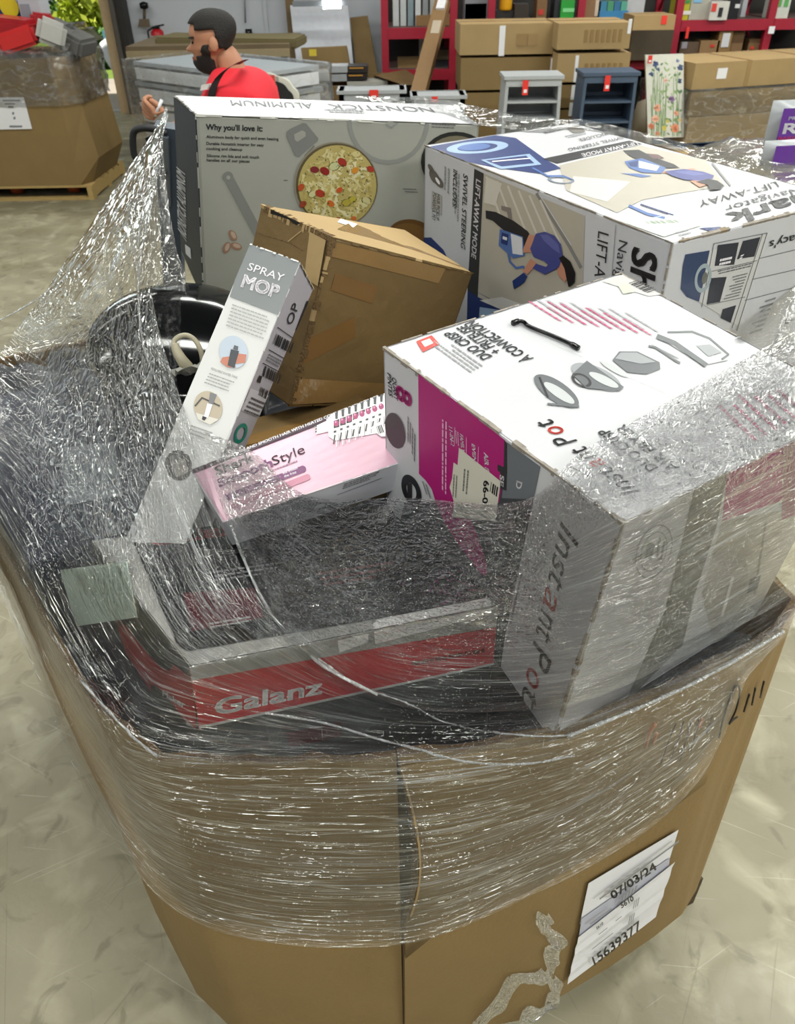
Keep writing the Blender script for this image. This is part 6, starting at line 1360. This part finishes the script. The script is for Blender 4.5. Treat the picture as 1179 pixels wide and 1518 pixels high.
# ================================================================== STRETCH FILM
bpy.context.view_layer.update()
FG = [o for o in bpy.data.objects if o.type == 'MESH' and (o.name.split('.')[0] in ('pressure_cooker_box', 'vacuum_cleaner_box', 'cookware_box', 'torn_kraft_box', 'spray_mop_box', 'hair_styler_box', 'bread_maker_box', 'dark_carton', 'dark_liner', 'small_kraft_box') or (o.parent and o.parent.name.split('.')[0] == 'round_cooker') or o == wall_o or o.name.startswith('outer_sleeve') or (o.parent == box_root and o.name.startswith(('shipping', 'marker'))))]
BF = bvh_of(FG)
def cat(pts, ts):
    """Catmull-Rom through pts sampled at the parameters ts (0..n-1)"""
    P_ = np.array([2*np.array(pts[0], float)-np.array(pts[1], float)]+[np.array(p, float) for p in pts]+[2*np.array(pts[-1], float)-np.array(pts[-2], float)]); out = []
    n = len(pts)
    for t in ts:
        i = min(int(t), n-2); f = t-i; a, b, c, d = P_[i:i+4]
        out.append(.5*((2*b)+(-a+c)*f+(2*a-5*b+4*c-d)*f*f+(-a+3*b-3*c+d)*f**3))
    return np.array(out)
def drape(name, rows, vpos, nu, nv, material, crk, parent, left=None, eps=.006, iters=500, us=1.0, vs_=1.0, wob=.0):
    ns = len(rows[0]); ts = np.linspace(0, ns-1, nu)
    R = np.array([cat(r_, ts) for r_ in rows])                        # rows x nu x 2
    vv = np.linspace(0, 1, nv); vp = np.array(vpos); G = np.zeros((nv, nu, 2))
    for j, v in enumerate(vv):
        k = min(np.searchsorted(vp, v, side='right')-1, len(vp)-2); f = (v-vp[k])/(vp[k+1]-vp[k]); f = f*f*(3-2*f)*.35+f*.65
        G[j] = R[k]*(1-f)+R[k+1]*f
    lim = np.full((nv, nu), 1e-9)
    RR = _F[None, None]+(G[..., :1]-W/2)/FPX*_R-(G[..., 1:]-HH/2)/FPX*_U
    o = Vector((0, 0, CH))
    for j in range(nv):
        for i in range(nu):
            d = Vector([float(t) for t in RR[j, i]]); L = d.length; hit = BF.ray_cast(o, d/L)
            if hit[0] is not None:
                dep = hit[3]/L; lim[j, i] = 1/(dep-eps)
    w = np.where(lim > 1e-6, lim, np.nan); m_ = np.nanmean(w); w = np.where(np.isnan(w), m_, w)
    fix = {}
    if left is not None:
        for j in range(nv): fix[j] = 1/np.interp(vv[j], left[0], left[1])
    miss = lim < 1e-6
    for it in range(iters):
        p = np.pad(w, 1, mode='edge'); avg = (p[:-2, 1:-1]+p[2:, 1:-1]+p[1:-1, :-2]+p[1:-1, 2:])/4
        # free edges tend to lie on what they touch
        w = np.maximum(avg, lim)
        if it < iters*.5: pass
        for j, t in fix.items(): w[j, 0] = t
    dep = 1/w; P = CP+RR*dep[..., None]
    nz_ = np.zeros((nv, nu))
    C_ = crk(G[..., 0], G[..., 1])
    for j in range(nv):
        for i in range(nu):
            q = P[j, i]*22; nz_[j, i] = mn.noise(Vector((q[0], q[1], q[2])))*(.002+.007*C_[j, i])+abs(mn.noise(Vector((q[0]*2.7, q[1]*2.7, q[2]*2.7))))*.006*C_[j, i]
    P = P-RR/np.linalg.norm(RR, axis=-1, keepdims=True)*(np.abs(nz_)+wob)[..., None]
    U = np.tile(np.linspace(0, 1, nu)[None], (nv, 1))*us; V = np.tile(vv[:, None], (1, nu))*vs_
    return sheet(name, P, U, V, material, parent, C_)
FILM = film_mat('stretch_film', .015, .55, 5., 330., 1.0, .06, 56.)
lying = mat('grey_clear_bag', srgb('7d8388'), .3, .15, 20, .2, 30)
def lie(q_, m, off, label, name, ct):
    vs = []; n = 8; qq = [np.array(t, float) for t in q_]; c_ = [onwall(t[0], t[1], off, BF) for t in qq]
    dd = [float((t-CP)@_F) for t in c_]; w_ = [1/t for t in dd]; k_ = 1.0
    G_ = []
    for j in range(n+1):
        for i in range(n+1):
            u, v = i/n, j/n; x = (qq[0]*(1-u)+qq[1]*u)*(1-v)+(qq[3]*(1-u)+qq[2]*u)*v; ww = (w_[0]*(1-u)+w_[1]*u)*(1-v)+(w_[3]*(1-u)+w_[2]*u)*v
            h = onwall(x[0], x[1], off, BF); G_.append((x, ww)); k_ = max(k_, (1/float((h-CP)@_F))/ww)
    for x, ww in G_: vs.append(atd(x[0], x[1], 1/(ww*k_)))
    mb = MB(); mb.add(vs, [(j*(n+1)+i, j*(n+1)+i+1, (j+1)*(n+1)+i+1, (j+1)*(n+1)+i) for j in range(n) for i in range(n)], m); o = mb.build(name); md = o.modifiers.new('t', 'SOLIDIFY'); md.thickness = .001; return tag(o, label, ct)
lie([(88, 665), (170, 655), (182, 735), (100, 748)], lying, .006, 'greyish clear bag lying on the navy box at the left', 'clear_bag', 'bag')
lie([(90, 845), (188, 832), (204, 915), (114, 928)], mat('pale_green_paper', srgb('b3c3b6'), .5), .008, 'pale green paper sheet under the film left of the red banded box', 'paper_sheet', 'paper')
bpy.context.view_layer.update(); BF = bvh_of(FG+[o for o in bpy.data.objects if o.name in ('clear_bag', 'paper_sheet')])
wrap = empty('stretch_wrap', (-.2, 1.3, .6), 'clear stretch film pulled round the bulk box and over the front of its load', 'stretch wrap')
def crk1(x, y):
    # crinkled where the film hangs loose over the dark boxes, tight streaks elsewhere
    a = np.clip(1-np.abs((x-170)/150), 0, 1)*np.clip((930-y)/260, 0, 1); return np.clip(a*1.3, 0, .78)
r0 = [(-60, 765), (35, 960), (150, 1215), (300, 1372), (582, 1402), (800, 1322), (950, 1238), (1035, 1160), (1072, 1095)]
r1 = [(-60, 730), (18, 890), (128, 1120), (280, 1248), (584, 1280), (820, 1215), (990, 1115), (1070, 1050), (1110, 1000)]
r2 = [(-60, 690), (6, 815), (142, 1050), (240, 1124), (588, 1126), (842, 1092), (1010, 1018), (1112, 965), (1200, 908)]
r3 = [(-50, 585), (70, 700), (195, 940), (300, 1010), (590, 1075), (842, 1060), (1010, 990), (1112, 935), (1200, 880)]
r4 = [(60, 442), (150, 520), (245, 790), (352, 955), (596, 1055), (842, 1040), (1010, 970), (1112, 915), (1200, 860)]
r5 = [(243, 172), (222, 410), (285, 640), (392, 895), (600, 1042), (842, 1025), (1010, 955), (1112, 900), (1200, 845)]
drape('film_wrap', [r0, r1, r2, r3, r4, r5], [0, .22, .45, .62, .82, 1], 300, 210, FILM, crk1, wrap, left=([0, .45, .62, .82, 1], [1.50, 1.46, 1.5, 1.66, 1.80]), us=1.6, vs_=.8)
def crk2(x, y):
    tight = np.clip((y-(690-.30*(x-925)))/90, 0, 1)*np.clip((x-790)/60, 0, 1)  # the right wall is tight
    tight = np.maximum(tight, np.clip((y-900)/80, 0, 1)); return np.clip(1-tight, 0.05, .85)
s0 = [(285, 640), (392, 895), (480, 985), (610, 1050), (842, 1045), (1010, 975), (1112, 920), (1210, 865)]
s1 = [(285, 640), (372, 790), (462, 865), (610, 905), (800, 915), (960, 880), (1100, 800), (1215, 740)]
s2 = [(286, 634), (372, 668), (458, 735), (600, 738), (775, 742), (865, 668), (1010, 585), (1215, 470)]
drape('film_drape', [s0, s1, s2], [0, .5, 1], 260, 170, FILM, crk2, wrap, us=1.6, vs_=.7, eps=.011)
# gathered ropes of film
ROPE = film_mat('film_rope', .30, .5, 40, 40, .9, .1, 60., 2.)
bpy.context.view_layer.update(); BFilm = bvh_of([o for o in bpy.data.objects if o.name.startswith(('film_wrap', 'film_drape')) and o.parent == wrap])
def onfg(px, py, off): 
    p = onwall(px, py, .0025, BFilm); return p
def rope(path, r_, k):
    sp = smooth([np.array([x, y, d or 0.]) for x, y, d in path], 7); pts = []
    for x, y, d in sp:
        if d > .05: pts.append(atd(x, y, d))
        else:
            p = onfg(x, y, .016)
            if p is not None: pts.append(p)
    mbr = MB(); rr = [r_*(.7+.5*abs(math.sin(i*.8+k))) for i in range(len(pts))]; mbr.tube(pts, rr, ROPE, 6); o = mbr.build('film_rope', wrap)
    me = o.data; uvl = me.uv_layers.new(name='UVMap'); 
    for l in me.loops: v = me.vertices[l.vertex_index].co; uvl.data[l.index].uv = (v.x*3+v.y*2, v.z*3)
    return o
for k, (p_, r_) in enumerate([([(247, 160, 1.80), (215, 260, 1.72), (185, 350, 1.66), (165, 400, 1.62)], .0035), ([(247, 165, 1.80), (228, 280, 1.70), (210, 370, 1.62), (205, 440, 1.56), (215, 520, 1.48), (245, 590, 1.38), (285, 645, 1.27), (330, 750, 1.12), (393, 895, 1.04), (470, 980, 1.0), (560, 1030, .985)], .0022),
        ([(245, 175, 1.79), (220, 240, 1.74), (150, 365, 1.68), (60, 440, 1.66), (-30, 490, 1.62)], .0018), ([(249, 170, 1.79), (232, 230, 1.75), (205, 300, 1.72), (170, 350, 1.68)], .002)]): rope(p_, r_, k)
for k, (p_, r_) in enumerate([([(392, 1055, 0), (480, 1072, 0), (560, 1098, 0), (620, 1112, 0), (700, 1128, 0), (780, 1130, 0), (850, 1118, 0)], .0018), ([(470, 975, 0), (530, 1015, 0), (600, 1040, 0), (680, 1078, 0), (760, 1090, 0), (840, 1088, 0)], .0014), ([(120, 1010, 0), (180, 1075, 0), (235, 1122, 0)], .002), ([(840, 1090, 0), (930, 1055, 0), (1010, 1020, 0), (1100, 972, 0), (1160, 935, 0)], .0028)]): rope(p_, r_, k+5)
# the far side of the bulk box is wrapped too
bk = [wallpt(s, .8, .01)[:2] for s in np.linspace(13.3, 22.6, 34)]
P, U, V = bandgrid(bk, lambda s: .84, lambda s: 1.10, 14, .004, 8); sheet('film_back', P, U, V, FILM, wrap)
# loose film over the back edges of the cookware and vacuum boxes
def patch(rows, nu, nv, name, c=.7, eps=.008):
    return drape(name, rows, list(np.linspace(0, 1, len(rows))), nu, nv, FILM, lambda x, y: np.full(x.shape, c), wrap, us=.8, vs_=.25, eps=eps, iters=200)
patch([[(560, 152), (640, 160), (712, 186), (800, 196), (860, 190), (960, 212), (1060, 236), (1200, 262)], [(520, 142), (640, 146), (720, 160), (800, 175), (870, 178), (960, 198), (1060, 222), (1200, 250)]], 120, 12, 'film_edge')
patch([[(1090, 500), (1140, 520), (1210, 560)], [(1120, 470), (1160, 440), (1210, 400)]], 40, 24, 'film_corner')
patch([[(192, 300), (200, 400), (215, 425), (275, 432)], [(240, 200), (250, 300), (262, 370), (275, 405)]], 60, 40, 'film_behind', .9)
bpy.context.view_layer.update()
